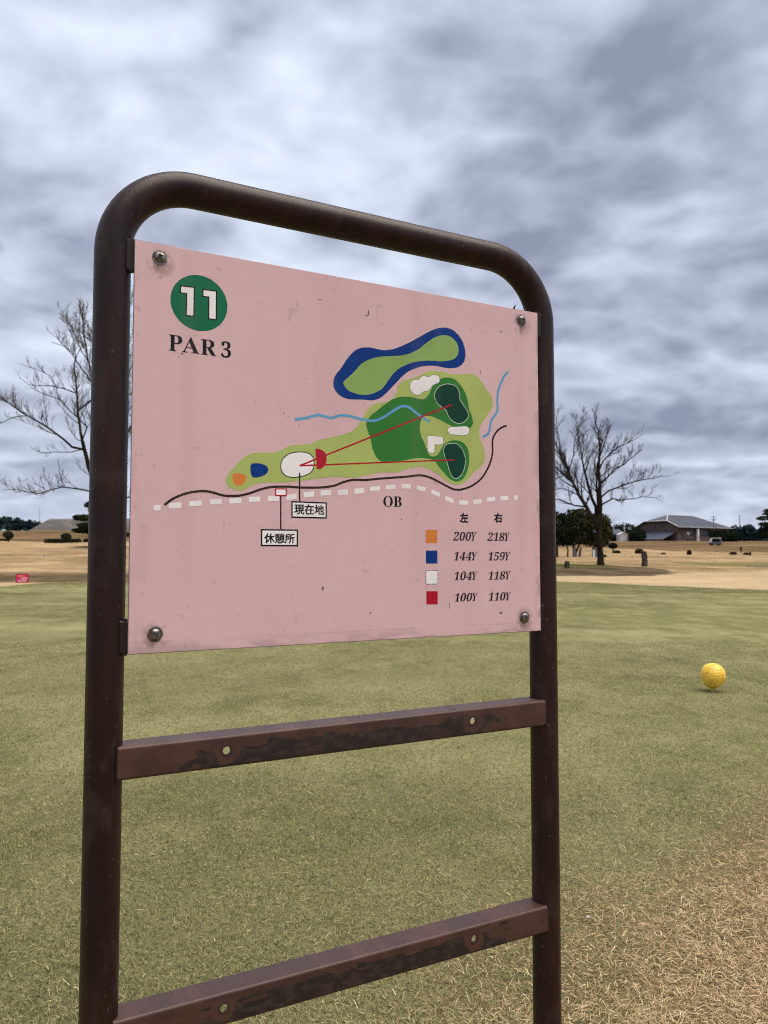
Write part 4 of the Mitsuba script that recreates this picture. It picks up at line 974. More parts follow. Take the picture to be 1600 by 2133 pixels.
trunkR = crop6([(412, 1300, .25), (408, 1200, .21), (402, 1050, .19), (404, 930, .185), (413, 850, .14), (412, 700, .11), (408, 560, .085)])
limbsR = [
    (crop6([(408, 560), (402, 430), (385, 350), (340, 240), (325, 190)]), .075, .012),
    (crop6([(404, 1000), (360, 930), (318, 830), (262, 680), (222, 540), (170, 390), (140, 310)]), .15, .014),
    (crop6([(404, 960), (372, 870), (330, 760), (285, 620), (240, 430), (215, 330)]), .11, .012),
    (crop6([(405, 940), (385, 850), (352, 720), (345, 600), (372, 460), (400, 380)]), .085, .012),
    (crop6([(415, 870), (450, 835), (505, 808), (600, 815), (700, 805), (780, 795), (845, 800)]), .055, .010),
    (crop6([(415, 790), (470, 760), (540, 735), (620, 700), (700, 680), (780, 675), (850, 668)]), .058, .010),
    (crop6([(415, 720), (460, 670), (530, 600), (620, 550), (690, 490), (730, 460), (775, 435)]), .060, .010),
    (crop6([(412, 600), (440, 530), (510, 460), (590, 430), (660, 380)]), .052, .009),
    (crop6([(408, 500), (430, 420), (470, 360), (520, 300), (545, 250)]), .048, .009),
    (crop6([(415, 660), (470, 610), (540, 570), (600, 545)]), .035, .008),
    (crop6([(310, 880), (260, 860), (200, 835), (130, 805), (60, 790), (-20, 740)]), .055, .010),
    (crop6([(270, 700), (210, 640), (150, 590), (85, 540), (0, 480), (-60, 400)]), .060, .010),
    (crop6([(240, 600), (180, 640), (110, 660), (40, 690), (-40, 680)]), .040, .008),
    (crop6([(285, 790), (220, 740), (150, 720), (90, 760), (20, 770)]), .038, .008),
    (crop6([(215, 520), (160, 440), (110, 380), (70, 280), (20, 230)]), .050, .009),
    (crop6([(190, 450), (200, 360), (175, 260), (190, 170), (210, 110)]), .040, .008),
    (crop6([(240, 600), (262, 480), (250, 380), (285, 280), (300, 200)]), .045, .008),
    (crop6([(150, 340), (110, 260), (80, 200), (60, 130)]), .035, .008),
    (crop6([(405, 930), (440, 935), (470, 960), (490, 985)]), .016, .006),
]
bare_tree('bare_tree', 1250.5, None, 55, trunkR, limbsR, 5, 'leafless spreading tree with tall forked trunk between the grove and the clubhouse')

trunkL = crop5([(650, 1830, .26), (648, 1700, .22), (640, 1500, .20), (620, 1330, .18), (590, 1210, .15), (562, 1150, .125), (535, 1060, .105), (512, 970, .095)])
limbsL = [
    (crop5([(512, 970), (485, 890), (455, 800), (425, 680), (408, 620), (385, 530), (362, 470), (350, 410)]), .085, .030),
    (crop5([(350, 410), (360, 350), (330, 320), (280, 290), (225, 220), (190, 200)]), .030, .007),
    (crop5([(352, 420), (372, 360), (420, 330), (400, 260), (370, 200), (330, 140)]), .028, .006),
    (crop5([(515, 1040), (450, 1000), (395, 945), (320, 885), (235, 845), (190, 800), (120, 750), (55, 715), (0, 670)]), .070, .010),
    (crop5([(235, 845), (180, 845), (120, 862), (60, 882), (-10, 882)]), .032, .008),
    (crop5([(600, 1310), (540, 1280), (470, 1272), (380, 1285), (310, 1315), (210, 1305), (130, 1300)]), .050, .008),
    (crop5([(405, 630), (350, 605), (290, 598), (210, 585), (150, 595), (80, 550)]), .038, .008),
    (crop5([(300, 560), (240, 515), (170, 490), (80, 455)]), .022, .006),
    (crop5([(610, 720), (570, 600), (520, 520), (460, 420), (420, 380), (360, 365)]), .060, .009),
    (crop5([(640, 640), (580, 430), (530, 310), (440, 225), (360, 180), (290, 130)]), .055, .008),
    (crop5([(640, 560), (590, 400), (540, 260), (490, 180), (440, 110)]), .050, .008),
    (crop5([(600, 930), (530, 860), (470, 790), (430, 730), (370, 715), (310, 690)]), .045, .008),
    (crop5([(560, 900), (520, 790), (480, 740), (440, 700)]), .028, .007),
    (crop5([(508, 1050), (440, 1045), (370, 1045), (290, 1050), (240, 1020)]), .028, .007),
    (crop5([(495, 990), (440, 930), (400, 870), (370, 800)]), .026, .007),
    (crop5([(560, 1180), (500, 1150), (450, 1100)]), .020, .006),
    (crop5([(600, 1230), (650, 1080), (700, 900), (740, 700), (790, 480), (820, 300), (840, 170)]), .13, .012),
    (crop5([(620, 1300), (720, 1180), (820, 1050), (930, 900), (1040, 780), (1120, 700)]), .10, .010),
    (crop5([(700, 900), (640, 720), (620, 520), (600, 330), (620, 180)]), .07, .010),
    (crop5([(740, 760), (830, 640), (900, 520), (960, 420)]), .055, .009),
    (crop5([(760, 620), (720, 460), (700, 320), (690, 180)]), .045, .009),
    (crop5([(640, 1400), (740, 1330), (860, 1290), (980, 1280)]), .05, .009),
]
bare_tree('bare_tree_001', 213, None, 42, trunkL, limbsL, 9, 'leafless spreading tree behind the left post of the board', twig='m_twig_grey', thick=0.92)


# ------------------------------------------------------------------ leafy crowns
def crown(blobs, n, size, seed, shell=0.55):
    """Leaf clumps spread through the volume of several blobs (centre, radii)."""
    rr = np.random.default_rng(seed)
    w = np.array([b[1][0] * b[1][1] * b[1][2] for b in blobs]) ** 0.75
    which = rr.choice(len(blobs), n, p=w / w.sum())
    u = rr.normal(0, 1, (n, 3))
    u /= np.linalg.norm(u, axis=1, keepdims=True)
    rad = shell + (1 - shell) * rr.uniform(0, 1, n) ** 0.5
    rad *= 0.80 + 0.45 * meshkit.fbm(u * 2.2 + which[:, None] * 3.3, 3, seed)
    c = np.array([b[0] for b in blobs])[which] + u * rad[:, None] * np.array([b[1] for b in blobs])[which]
    nrm = u + rr.normal(0, 0.7, (n, 3))
    nrm /= np.linalg.norm(nrm, axis=1, keepdims=True)
    a = np.cross(nrm, rr.normal(0, 1, (n, 3)))
    a /= np.linalg.norm(a, axis=1, keepdims=True)
    b = np.cross(nrm, a)
    s = size * rr.uniform(0.6, 1.4, (n, 1))
    v = np.stack([c - a * s, c + b * s * .5, c + a * s, c - b * s * .5 + nrm * s * .25], 1).reshape(-1, 3)
    f = (np.array([[0, 1, 2], [0, 2, 3]])[None] + (np.arange(n) * 4)[:, None, None]).reshape(-1, 3)
    return tri(v, f)


def leafy_tree(key, px, d, blobs, stems, n, size, mat, seed, label, cat_='tree', group=None, wrap=None):
    """blobs and stems are given relative to the foot of the tree, in metres."""
    X0 = at(px, d)
    z = gz(X0, d)
    o = np.array([X0, d, z])
    put(key + '__crown', crown([(np.array(c) + o, r) for c, r in blobs], n, size, seed), mat, kind=None)
    for s, r0, r1 in stems:
        P = np.array(s, float) + o
        put(key + '__trunk', tube(P, np.linspace(r0, r1, len(P)), 10), 'm_bark', 40)
    for s, r in wrap or []:
        P = np.array(s, float) + o
        put(key + '__trunk_wrap', tube(P, r, 12), 'm_wrap', 40, label='pale grey wrap on the trunk')
    tag(key, label, cat_, group)


diffuse('m_wrap', (0.27, 0.27, 0.28))
# grove left of the bare tree on the right
leafy_tree('evergreen_tree', 1160, 96, [((0, 0, 3.4), (1.9, 1.9, 1.9)), ((-1.6, 0, 3.8), (1.8, 1.8, 1.5)), ((.6, -.3, 2.2), (1.5, 1.5, .9)), ((-.8, -.2, 2.0), (1.4, 1.4, .7)), ((0, .2, 4.7), (1.2, 1.2, .7))],
           [([(0, 0, -.2), (0, 0, 1.2), (-.2, 0, 3)], .16, .10)], 4200, .17, 'm_leaf_olive', 31, 'olive green evergreen tree nearest the right post of the board')
leafy_tree('evergreen_tree_001', 1197, 95, [((0, 0, 3.9), (2.0, 2.0, 1.8)), ((.8, 0, 4.7), (1.6, 1.6, 1.1)), ((-1.0, -.2, 3.0), (1.4, 1.4, 1.2)), ((.6, -.4, 2.4), (1.6, 1.6, .9)), ((-.5, -.3, 2.1), (1.3, 1.3, .6))],
           [([(.1, 0, -.2), (0, 0, .9), (-.6, 0, 2.4)], .22, .10), ([(.1, 0, .5), (.5, 0, 1.4), (.8, 0, 2.8)], .15, .08), ([(-.85, .1, -.2), (-.8, .1, .9), (-1.2, .1, 2.4)], .11, .06)], 5200, .17, 'm_leaf_dark', 32,
           'dark round evergreen tree with two pale wrapped stems in the grove', wrap=[([(-.02, -.05, -.1), (-.05, -.05, .6), (-.10, -.05, 1.15)], [.26, .24, .22]), ([(.55, -.02, -.1), (.62, -.02, .6), (.72, -.02, 1.15)], [.17, .16, .14])])
leafy_tree('evergreen_tree_002', 1238, 95, [((0, 0, 3.3), (1.9, 1.9, 1.9)), ((.6, 0, 4.1), (1.4, 1.4, 1.2)), ((-.3, -.3, 2.1), (1.4, 1.4, .9)), ((.7, -.2, 1.9), (1.1, 1.1, .7)), ((1.2, 0, 3.0), (1.0, 1.0, 1.4))],
           [([(0, 0, -.2), (0, 0, 1.2), (.1, 0, 3)], .2, .10)], 4600, .17, 'm_leaf_olive', 33, 'olive evergreen tree just behind the bare tree trunk', wrap=[([(0, -.04, -.1), (-.02, -.04, .6), (-.02, -.04, 1.2)], [.34, .31, .27])])
k = 'pale_panel'
x = at(1236.5, 93)
pr('m_pale', (0.58, 0.58, 0.60), 0.6)
put(k, box((x - .13, 92.97, gz(x, 93) - .1), (x + .13, 93.03, gz(x, 93) + .86), .01), 'm_pale')
tag(k, 'small white upright board beside the wrapped trunk left of the bare tree', 'board')

# pine behind the left post
pine_blobs = []
for i in range(9):
    a = i * 2.4
    pine_blobs.append(((1.7 * math.cos(a) * (1 - i / 11), 1.7 * math.sin(a) * (1 - i / 11), 1.9 + i * .62), (1.75 * (1 - i / 12), 1.75 * (1 - i / 12), .36)))
leafy_tree('pine_tree', 200, 118, [((c[0] * 1.5, c[1] * 1.5, c[2]), (r[0] * 1.45, r[1] * 1.45, r[2] * 1.25)) for c, r in pine_blobs], [([(0, 0, -.2), (.1, 0, 3), (0, 0, 6.6)], .2, .05)], 6500, .20, 'm_leaf_dark', 41,
           'dark layered pine tree behind the left post', 'tree')


def topiary(key, px, d, w, h, stem, mat, seed, label):
    leafy_tree(key, px, d, [((0, 0, stem + (h - stem) * .5), (w * .5, w * .5, (h - stem) * .5)), ((w * .12, 0, stem + (h - stem) * .30), (w * .34, w * .34, (h - stem) * .32))],
               [([(0, 0, -.2), (.05, 0, stem * .6), (0, 0, stem + (h - stem) * .4)], .13, .08)], 1500, .12, mat, seed, label, 'shrub')


topiary('topiary_tree', 17.5, 165, 2.05, 2.4, .65, 'm_leaf_bush', 51, 'clipped cloud shaped shrub on a short stem at the left edge of the fairway')
topiary('topiary_tree_001', 138, 158, 2.05, 1.95, .75, 'm_leaf_bush', 52, 'clipped flat topped shrub on a short stem in front of the long hedge')
topiary('topiary_tree_002', 1276, 128, 1.35, 1.65, .75, 'm_leaf_bush', 53, 'small flat topped shrub on a thin stem right of the bare tree')


def shrub(px, d, w, h, mat, seed, label, name='clipped_shrub', cat_='shrub', n=900, size=.10, dep=None):
    x = at(px, d)
    z = gz(x, d)
    k = name
    i = 0
    while k in labels:
        i += 1
        k = f'{name}_{i:03d}'
    put(k, crown([((x, d, z + h * .45), (w * .5, (dep or w) * .5, h * .55)), ((x - w * .18, d, z + h * .36), (w * .34, (dep or w) * .4, h * .5)), ((x + w * .18, d, z + h * .36), (w * .34, (dep or w) * .4, h * .5))], n, size, seed), mat)
    tag(k, label, cat_)


shrub(1284, 126, 1.1, .42, 'm_leaf_bush', 61, 'low dark clipped shrub beside the small flat topped shrub')
shrub(1331, 125, 1.35, .80, 'm_leaf_red', 62, 'reddish clipped shrub just behind the tall weathered stump')
shrub(1381, 128, .75, .22, 'm_leaf_red', 63, 'tiny low brown shrub right of the tall weathered stump', n=400)
shrub(1435, 132, .72, .82, 'm_leaf_red', 64, 'small round brownish shrub across the fairway right of the stump')
shrub(1526.5, 172, 1.55, .62, 'm_leaf_red', 65, 'low dark red shrub left of the standing golfer')
shrub(1554.5, 172, 1.30, .48, 'm_leaf_red', 66, 'low dark red shrub right of the standing golfer')
shrub(1562, 168, .35, .85, 'm_leaf_bush', 67, 'slim little shrub at the right end of the row by the golfer', n=300, size=.08)
shrub(1256, 94, .8, .30, 'm_leaf_bush', 68, 'tiny dark shrub at the foot of the grove by the bare tree', n=400)
shrub(1327.5, 226, 4.9, 3.9, 'm_leaf_bush', 71, 'big dark round bush at the left corner of the clubhouse', 'round_bush', 'bush', 2600, .26)
shrub(1496, 221, 4.4, 3.5, 'm_leaf_bush', 72, 'big dark round bush hiding the clubhouse wall behind the golf cart', 'round_bush', 'bush', 2400, .26)
shrub(1523, 222, 4.0, 3.3, 'm_leaf_bush', 73, 'big dark round bush at the right end of the clubhouse', 'round_bush', 'bush', 2400, .26)
shrub(1281, 233, 3.6, 2.1, 'm_leaf_bush', 74, 'dark low bush left of the white shed', 'round_bush', 'bush', 1500, .26)
shrub(1300, 262, 11.0, 6.3, 'm_leaf_bush', 75, 'dark spreading tree clump behind the white shed', 'round_bush', 'bush', 2600, .36)

# long clipped hedge at the left
hd = []
for a, b in ((98, 168), (180, 192)):
    for px in np.arange(a, b, 5.5):
        x = at(px, 163)
        hd.append(((x, 163, gz(x, 163) + .42), (.62, .55, .48)))
put('long_hedge', crown(hd, 5200, .12, 77), 'm_hedge')
tag('long_hedge', 'long low dark hedge along the fairway behind the flat topped shrub', 'hedge')
hd2 = [((at(px, 170), 170, gz(at(px, 170), 170) + .22), (.6, .5, .26)) for px in np.arange(-40, 18, 5.5)]
put('long_hedge_001', crown(hd2, 1800, .12, 78), 'm_hedge')
tag('long_hedge_001', 'low dark hedge at the left edge of the picture behind the cloud shaped shrub', 'hedge')

# ------------------------------------------------------------------ clubhouse
pr('m_roof', (0.070, 0.080, 0.108), 0.62, 0.15)
pr('m_roof_rib', (0.090, 0.102, 0.134), 0.62, 0.15)
pr('m_barge', (0.50, 0.50, 0.52), 0.5)
pr('m_fascia', (0.030, 0.028, 0.032), 0.6)


def wallcol(p, n, uv):
    return mix((0.138, 0.102, 0.094), (0.112, 0.084, 0.079), fbm(p.x * 1.3, p.y * 1.3, p.z * 3, 4))


diffuse('m_wall', mikit.proc(wallcol))
pr('m_window', (0.022, 0.024, 0.028), 0.12, 0.6)
pr('m_window_lit', (0.42, 0.42, 0.40), 0.25, 0.5)
pr('m_pillar', (0.58, 0.58, 0.60), 0.6)

KB = 'clubhouse'
tag(KB, 'brown walled clubhouse with a large grey hipped metal roof on the terrace', 'building')
cx, cy = at(1411.5, 231), 231.0
cz = gz(cx, cy)
ph = math.radians(33)
LX = np.array([math.cos(ph), math.sin(ph), 0])      # along the long front
GX = np.array([-math.sin(ph), math.cos(ph), 0])     # along the gable end
ORG = np.array([cx, cy, cz])
BL, BG = 24.8, 14.2                                # long side, gable side
EV, RG, CLIP = 4.6, 8.0, 6.0
OVH = 1.0


def B3(a, g, z):
    return ORG + LX * a + GX * g + np.array([0, 0, z])


def prism(poly, out, th):
    """A thick plate from a polygon of points, th metres along out."""
    P = np.array(poly)
    v = np.vstack([P, P + np.asarray(out) * th])
    n = len(P)
    f = [[0, i, i + 1] for i in range(1, n - 1)] + [[n, n + i + 1, n + i] for i in range(1, n - 1)]
    for i in range(n):
        j = (i + 1) % n
        f += [[i, n + i, n + j], [i, n + j, j]]
    m = tri(v, f)
    m.fix_normals()
    return m


slope = (RG - EV) / (BG / 2)
mid = BG / 2
# walls
gw = [B3(0, 0, -1), B3(0, BG, -1), B3(0, BG, EV), B3(0, mid + (RG - CLIP) / slope, CLIP - .05), B3(0, mid - (RG - CLIP) / slope, CLIP - .05), B3(0, 0, EV)]
put(KB + '__wall', prism(gw, LX, .25), 'm_wall', label='gable end wall')
put(KB + '__wall', prism([B3(.26, 0, -1), B3(BL, 0, -1), B3(BL, 0, EV), B3(.26, 0, EV)], GX, .25), 'm_wall', label='long front wall')
put(KB + '__wall', prism([B3(BL, .26, -1), B3(BL, BG, -1), B3(BL, BG, EV), B3(BL, .26, EV)], -LX, .25), 'm_wall')
put(KB + '__wall', prism([B3(.26, BG, -1), B3(BL - .26, BG, -1), B3(BL - .26, BG, EV), B3(.26, BG, EV)], -GX, .25), 'm_wall')
# roof planes (outer faces), each 0.18 thick
UP = np.array([0, 0, 1.0])
e0 = EV - OVH * slope
aL, aR = -0.9, BL + 0.9
rl, rr_ = 5.0, 17.1
hw = (RG - CLIP) / slope
front = [B3(aL, -OVH, e0), B3(aR, -OVH, e0), B3(rr_, mid, RG), B3(rl, mid, RG), B3(aL, mid - hw, CLIP)]
back = [B3(aL, BG + OVH, e0), B3(aR, BG + OVH, e0), B3(rr_, mid, RG), B3(rl, mid, RG), B3(aL, mid + hw, CLIP)]
hipL = [B3(aL, mid - hw, CLIP), B3(aL, mid + hw, CLIP), B3(rl, mid, RG)]
hipR = [B3(aR, -OVH, e0), B3(aR, BG + OVH, e0), B3(rr_, mid, RG)]
for nm, P in (('front', front), ('back', back), ('hip', hipL), ('hip', hipR)):
    put(KB + '__roof', prism(P, UP, .16), 'm_roof')
# standing seams of the front roof plane
ribs = []
for a in np.arange(aL + .4, aR - .3, .75):
    # the seam runs up the slope until it meets the ridge or a hip line
    g1 = mid if rl <= a <= rr_ else (mid - hw + (a - aL) / (rl - aL) * hw if a < rl else -OVH + (aR - a) / (aR - rr_) * (mid + OVH))
    z1 = EV + slope * g1
    ribs.append(tube([B3(a, -OVH, e0 + .18), B3(a, (g1 - OVH) / 2, (e0 + z1) / 2 + .18), B3(a, g1, z1 + .18)], .035, 4))
put(KB + '__roof__seams', cat(*ribs), 'm_roof_rib', kind='stuff')
for P in ([B3(aL, -OVH, e0 + .2), B3(aL, mid - hw, CLIP + .2), B3(rl, mid, RG + .2)], [B3(rl, mid, RG + .2), B3(rr_, mid, RG + .2)], [B3(aL, mid - hw, CLIP + .2), B3(aL, mid + hw, CLIP + .2)]):
    P = np.array(P)
    if len(P) == 2:
        P = np.vstack([P[0], P.mean(0), P[1]])
    put(KB + '__roof__ridge_cap', cat(*[tube([P[i], (P[i] + P[i + 1]) / 2, P[i + 1]], .13, 6) for i in range(len(P) - 1)]), 'm_barge')
fas = [tube([B3(aL, -OVH, e0 - .10), B3((aL + aR) / 2, -OVH, e0 - .10), B3(aR, -OVH, e0 - .10)], .16, 4),
       tube([B3(aL, BG + OVH, e0 - .1), B3(aL, (BG + OVH + mid + hw) / 2, (e0 + CLIP) / 2 - .1), B3(aL, mid + hw, CLIP - .1)], .16, 4),
       tube([B3(aL, -OVH, e0 - .1), B3(aL, (-OVH + mid - hw) / 2, (e0 + CLIP) / 2 - .1), B3(aL, mid - hw, CLIP - .1)], .16, 4),
       tube([B3(aL, mid - hw, CLIP - .1), B3(aL, mid, CLIP - .1), B3(aL, mid + hw, CLIP - .1)], .16, 4)]
for q in fas:
    put(KB + '__fascia', q, 'm_fascia')
put(KB + '__gutter', tube([B3(aL, -OVH - .1, e0 + .10), B3(BL / 2, -OVH - .1, e0 + .10), B3(aR, -OVH - .1, e0 + .10)], .07, 8), 'm_barge', 40)


def gwin(g0, g1, z0, z1, mat):        # window in the gable end
    k = put(KB + '__window', prism([B3(-.05, g0, z0), B3(-.05, g1, z0), B3(-.05, g1, z1), B3(-.05, g0, z1)], -LX, .05), 'm_fascia')
    put(k + '__pane', prism([B3(-.11, g0 + .08, z0 + .08), B3(-.11, g1 - .08, z0 + .08), B3(-.11, g1 - .08, z1 - .08), B3(-.11, g0 + .08, z1 - .08)], -LX, .02), mat)


def fwin(a0, a1, z0, z1, mat, name='window'):
    k = put(KB + '__' + name, prism([B3(a0, -.05, z0), B3(a1, -.05, z0), B3(a1, -.05, z1), B3(a0, -.05, z1)], -GX, .05), 'm_fascia')
    put(k + '__pane', prism([B3(a0 + .08, -.11, z0 + .08), B3(a1 - .08, -.11, z0 + .08), B3(a1 - .08, -.11, z1 - .08), B3(a0 + .08, -.11, z1 - .08)], -GX, .02), mat)


gwin(7.7, 8.9, 4.35, 4.95, 'm_window')
gwin(4.8, 6.0, 4.35, 4.95, 'm_window')
gwin(3.9, 5.0, 3.25, 3.9, 'm_window')
gwin(7.0, 11.2, 3.3, 3.8, 'm_window')
fwin(2.1, 3.2, .9, 3.2, 'm_window', 'door')
fwin(4.1, 5.5, 1.9, 3.0, 'm_window_lit')
fwin(5.8, 7.6, 1.9, 3.5, 'm_window')
fwin(9.3, 10.4, 1.9, 3.7, 'm_window_lit')
fwin(10.6, 11.9, 1.9, 3.7, 'm_window')
fwin(12.3, 15.6, 1.7, 3.6, 'm_window')
fwin(16.2, 19.6, 1.7, 3.6, 'm_window')
for a in (8.4,):
    put(KB + '__pillar', prism([B3(a - .33, -.45, -.3), B3(a + .33, -.45, -.3), B3(a + .33, -1.0, -.3), B3(a - .33, -1.0, -.3)], UP, EV - .2), 'm_pillar')
# low lean-to roof before the gable end
lean = [B3(-.1, .3, 2.85), B3(-.1, 13.4, 2.85), B3(-4.2, 13.4, .55), B3(-4.2, 2.2, .55)]
put(KB + '__porch_roof', prism(lean, UP, .14), 'm_roof', label='low lean-to metal roof before the gable end')
put(KB + '__porch_wall', prism([B3(-3.9, 2.4, -1), B3(-3.9, 13.2, -1), B3(-3.9, 13.2, .5), B3(-3.9, 2.4, .5)], LX, .2), 'm_wall')
put(KB + '__porch_fascia', tube([B3(-.1, .3, 2.82), B3(-2.15, 1.25, 1.65), B3(-4.2, 2.2, .5)], .15, 4), 'm_fascia')
put(KB + '__bench', prism([B3(2.2, -1.4, .1), B3(5.2, -1.4, .1), B3(5.2, -1.4, .75), B3(2.2, -1.4, .75)], -GX, .5), 'm_fascia', label='dark low planter before the front wall')

# white shed, small house behind it
K2 = 'white_shed'
x, d = at(1300.2, 228), 228.0
z = gz(x, d)
diffuse('m_shed', (0.46, 0.46, 0.43))
w, h, rz, dp = 2.6, 2.05, 2.62, 3.2
hx, hz_ = w / 2, rz
P = [(x - hx, d, z - .5), (x + hx, d, z - .5), (x + hx, d, z + h), (x, d, z + rz), (x - hx, d, z + h)]
put(K2 + '__wall', prism(P, (0, 1, 0), dp), 'm_shed')
for s in (-1, 1):
    put(K2 + '__roof', prism([(x + s * (hx + .15), d - .12, z + h - .04), (x, d - .12, z + rz + .03), (x, d + dp + .1, z + rz + .03), (x + s * (hx + .15), d + dp + .1, z + h - .04)], (0, 0, 1), .09), 'm_barge')
for px_ in (-.55, .30):
    put(K2 + '__door', box((x + px_ - .32, d - .03, z), (x + px_ + .32, d - .004, z + 1.7)), 'm_pale')
tag(K2, 'small white shed with a pointed roof on the terrace left of the clubhouse', 'shed')
K3 = 'low_house'
x, d = at(1287, 246), 246.0
z = gz(x, d)
put(K3 + '__wall', box((x - 3.6, d, z - .5), (x + 1.6, d + 5, z + 2.5)), 'm_shed')
put(K3 + '__roof', prism([(x - 4.0, d - .5, z + 2.45), (x + 2.0, d - .5, z + 2.45), (x + 1.2, d + 2.6, z + 3.9), (x - 3.2, d + 2.6, z + 3.9)], (0, 0, 1), .15), 'm_roof')
put(K3 + '__roof', prism([(x - 4.0, d + 5.5, z + 2.45), (x + 2.0, d + 5.5, z + 2.45), (x + 1.2, d + 2.6, z + 3.9), (x - 3.2, d + 2.6, z + 3.9)], (0, 0, 1), .15), 'm_roof')
tag(K3, 'low grey roofed house half hidden behind the grove and the white shed', 'building')


# poles
def pole(key, px, d, h, r, mat, label, arms=()):
    x = at(px, d)
    z = gz(x, d)
    put(key + '__shaft', tube([(x, d, z - .3), (x, d, z + h * .5), (x, d, z + h)], [r, r * .85, r * .7], 8), mat, 40)
    for hh, w in arms:
        put(key + '__crossarm', box((x - w, d - .06, z + hh - .06), (x + w, d + .06, z + hh + .06)), mat)
    tag(key, label, 'pole')


pr('m_pole', (0.12, 0.115, 0.11), 0.7)
pole('white_post', 1300.8, 236, 5.1, .16, 'm_shed', 'tall white post rising behind the white shed')
pole('utility_pole', 1487.3, 224.4, 7.2, .15, 'm_pole', 'utility pole with cross arms in front of the clubhouse roof', ((6.9, .75), (6.2, .95), (5.9, .5)))
pole('utility_pole_001', 1541.5, 330, 12.2, .20, 'm_pole', 'distant thin pole above the dark trees at the right')
pole('utility_pole_002', 81.5, 420, 17.5, .12, 'm_pole', 'distant thin pole above the left end of the grey mound')
# ------------------------------------------------------------------ golf cart
K4 = 'golf_cart'
x, d = at(1489.5, 204), 204.0
z = gz(x, d)
pr('m_cart_body', (0.05, 0.055, 0.085), 0.35)
pr('m_cart_white', (0.42, 0.42, 0.44), 0.4)
body = man(m3.Manifold.hull_points([(x + a, d + b, z + c) for a, b, c in [(-1.35, -.6, .25), (1.35, -.6, .25), (-1.35, .6, .25), (1.35, .6, .25), (-1.45, -.55, .62), (1.4, -.55, .66), (-1.45, .55, .62), (1.4, .55, .66), (-1.0, -.5, .85), (1.3, -.5, .8), (-1.0, .5, .85), (1.3, .5, .8)]]))
put(K4 + '__body', body, 'm_cart_body')
put(K4 + '__roof', box((x - .98, d - .68, z + 1.72), (x + 1.35, d + .68, z + 1.86), .05), 'm_cart_white')
for sx in (-.62, .62):
    put(K4 + '__windscreen_post', tube([(x - 1.33, d + sx, z + .72), (x - 1.15, d + sx, z + 1.25), (x - .93, d + sx, z + 1.73)], .07, 6), 'm_cart_white')
    put(K4 + '__rear_post', tube([(x + 1.27, d + sx, z + .72), (x + 1.27, d + sx, z + 1.2), (x + 1.27, d + sx, z + 1.73)], .05, 6), 'm_cart_white')
    for wx in (-.95, .95):
        wm = trimesh.creation.cylinder(.24, .2, sections=18)
        wm.apply_transform(trimesh.transformations.rotation_matrix(math.pi / 2, [1, 0, 0]))
        put(K4 + '__wheel', world(wm, (x + wx, d + sx * .95, z + .22)), 'm_tyre', 40)
put(K4 + '__windscreen', prism([(x - 1.30, d - .60, z + .78), (x - 1.30, d + .60, z + .78), (x - .95, d + .60, z + 1.70), (x - .95, d - .60, z + 1.70)], (-1, 0, 0), .02), 'm_cart_white')
for sx in (-.15, .75):
    put(K4 + '__seat', cat(box((x + sx - .3, d - .52, z + .82), (x + sx + .25, d + .52, z + .98), .04), box((x + sx + .18, d - .52, z + .985), (x + sx + .32, d + .52, z + 1.4), .04)), 'm_tyre')
tag(K4, 'white roofed golf cart parked on the bank below the clubhouse', 'golf cart')

# ------------------------------------------------------------------ standing golfer
K5 = 'person'
x, d = at(1543, 186), 186.0
z = gz(x, d)


def limb(pts, rad):
    hs = [m3.Manifold.hull_points([tuple(np.array(p) + r * q) for p, r in ((pts[i], rad[i]), (pts[i + 1], rad[i + 1])) for q in SPH]) for i in range(len(pts) - 1)]
    return hs


SPH = trimesh.creation.icosphere(1).vertices
o = np.array([x, d, z])
J = lambda *p: tuple(o + np.array(p))  # noqa: E731
parts = []
for s in (-1, 1):
    parts += limb([J(s * .10, 0, .90), J(s * .15, -.03, .48), J(s * .19, .02, .08)], [.095, .068, .05])
    parts += limb([J(s * .19, .02, .06), J(s * .20, -.16, .04)], [.05, .035])
    parts += limb([J(s * .20, 0, 1.40), J(s * .29, .02, 1.12), J(s * .17, -.20, 1.02)], [.062, .050, .040])
parts += limb([J(0, 0, .92), J(0, .01, 1.12), J(0, .01, 1.36), J(0, 0, 1.50)], [.15, .15, .17, .065])
bodyM = m3.Manifold.batch_boolean(parts, m3.OpType.Add)
bm = trimesh.smoothing.filter_taubin(man(bodyM.refine_to_length(.05)), iterations=8)
pr('m_coat', (0.012, 0.012, 0.015), 0.9, 0.1)
pr('m_skin', (0.34, 0.20, 0.14), 0.6)
put(K5 + '__body', bm, 'm_coat', True)
hm = trimesh.creation.icosphere(2, .105)
hm.apply_scale([.85, .95, 1.1])
put(K5 + '__head', world(hm, J(0, -.02, 1.62)), 'm_skin', True)
cap = trimesh.creation.icosphere(2, .112)
cap = trimesh.intersections.slice_mesh_plane(cap, [0, 0, 1], [0, 0, .03])
put(K5 + '__cap', cat(world(cap, J(0, -.01, 1.625)), world(box((-.07, -.2, .03), (.07, -.08, .045)), J(0, 0, 1.625))), 'm_coat', False)
for s in (-1, 1):
    h5 = []
    for fi in range(4):
        h5 += limb([J(s * .17 - .02 * s + .012 * s * fi, -.22, 1.015), J(s * .12 + .012 * s * fi, -.27, .98), J(s * .09 + .012 * s * fi, -.26, .945)], [.012, .010, .008])
    h5 += limb([J(s * .17, -.20, 1.02), J(s * .14, -.24, 1.0)], [.035, .028]) + limb([J(s * .15, -.21, 1.0), J(s * .10, -.22, .97)], [.013, .010])
    put(K5 + '__hand', man(m3.Manifold.batch_boolean(h5, m3.OpType.Add)), 'm_skin')
tag(K5, 'person in dark clothes standing on the fairway edge between two low shrubs', 'person')

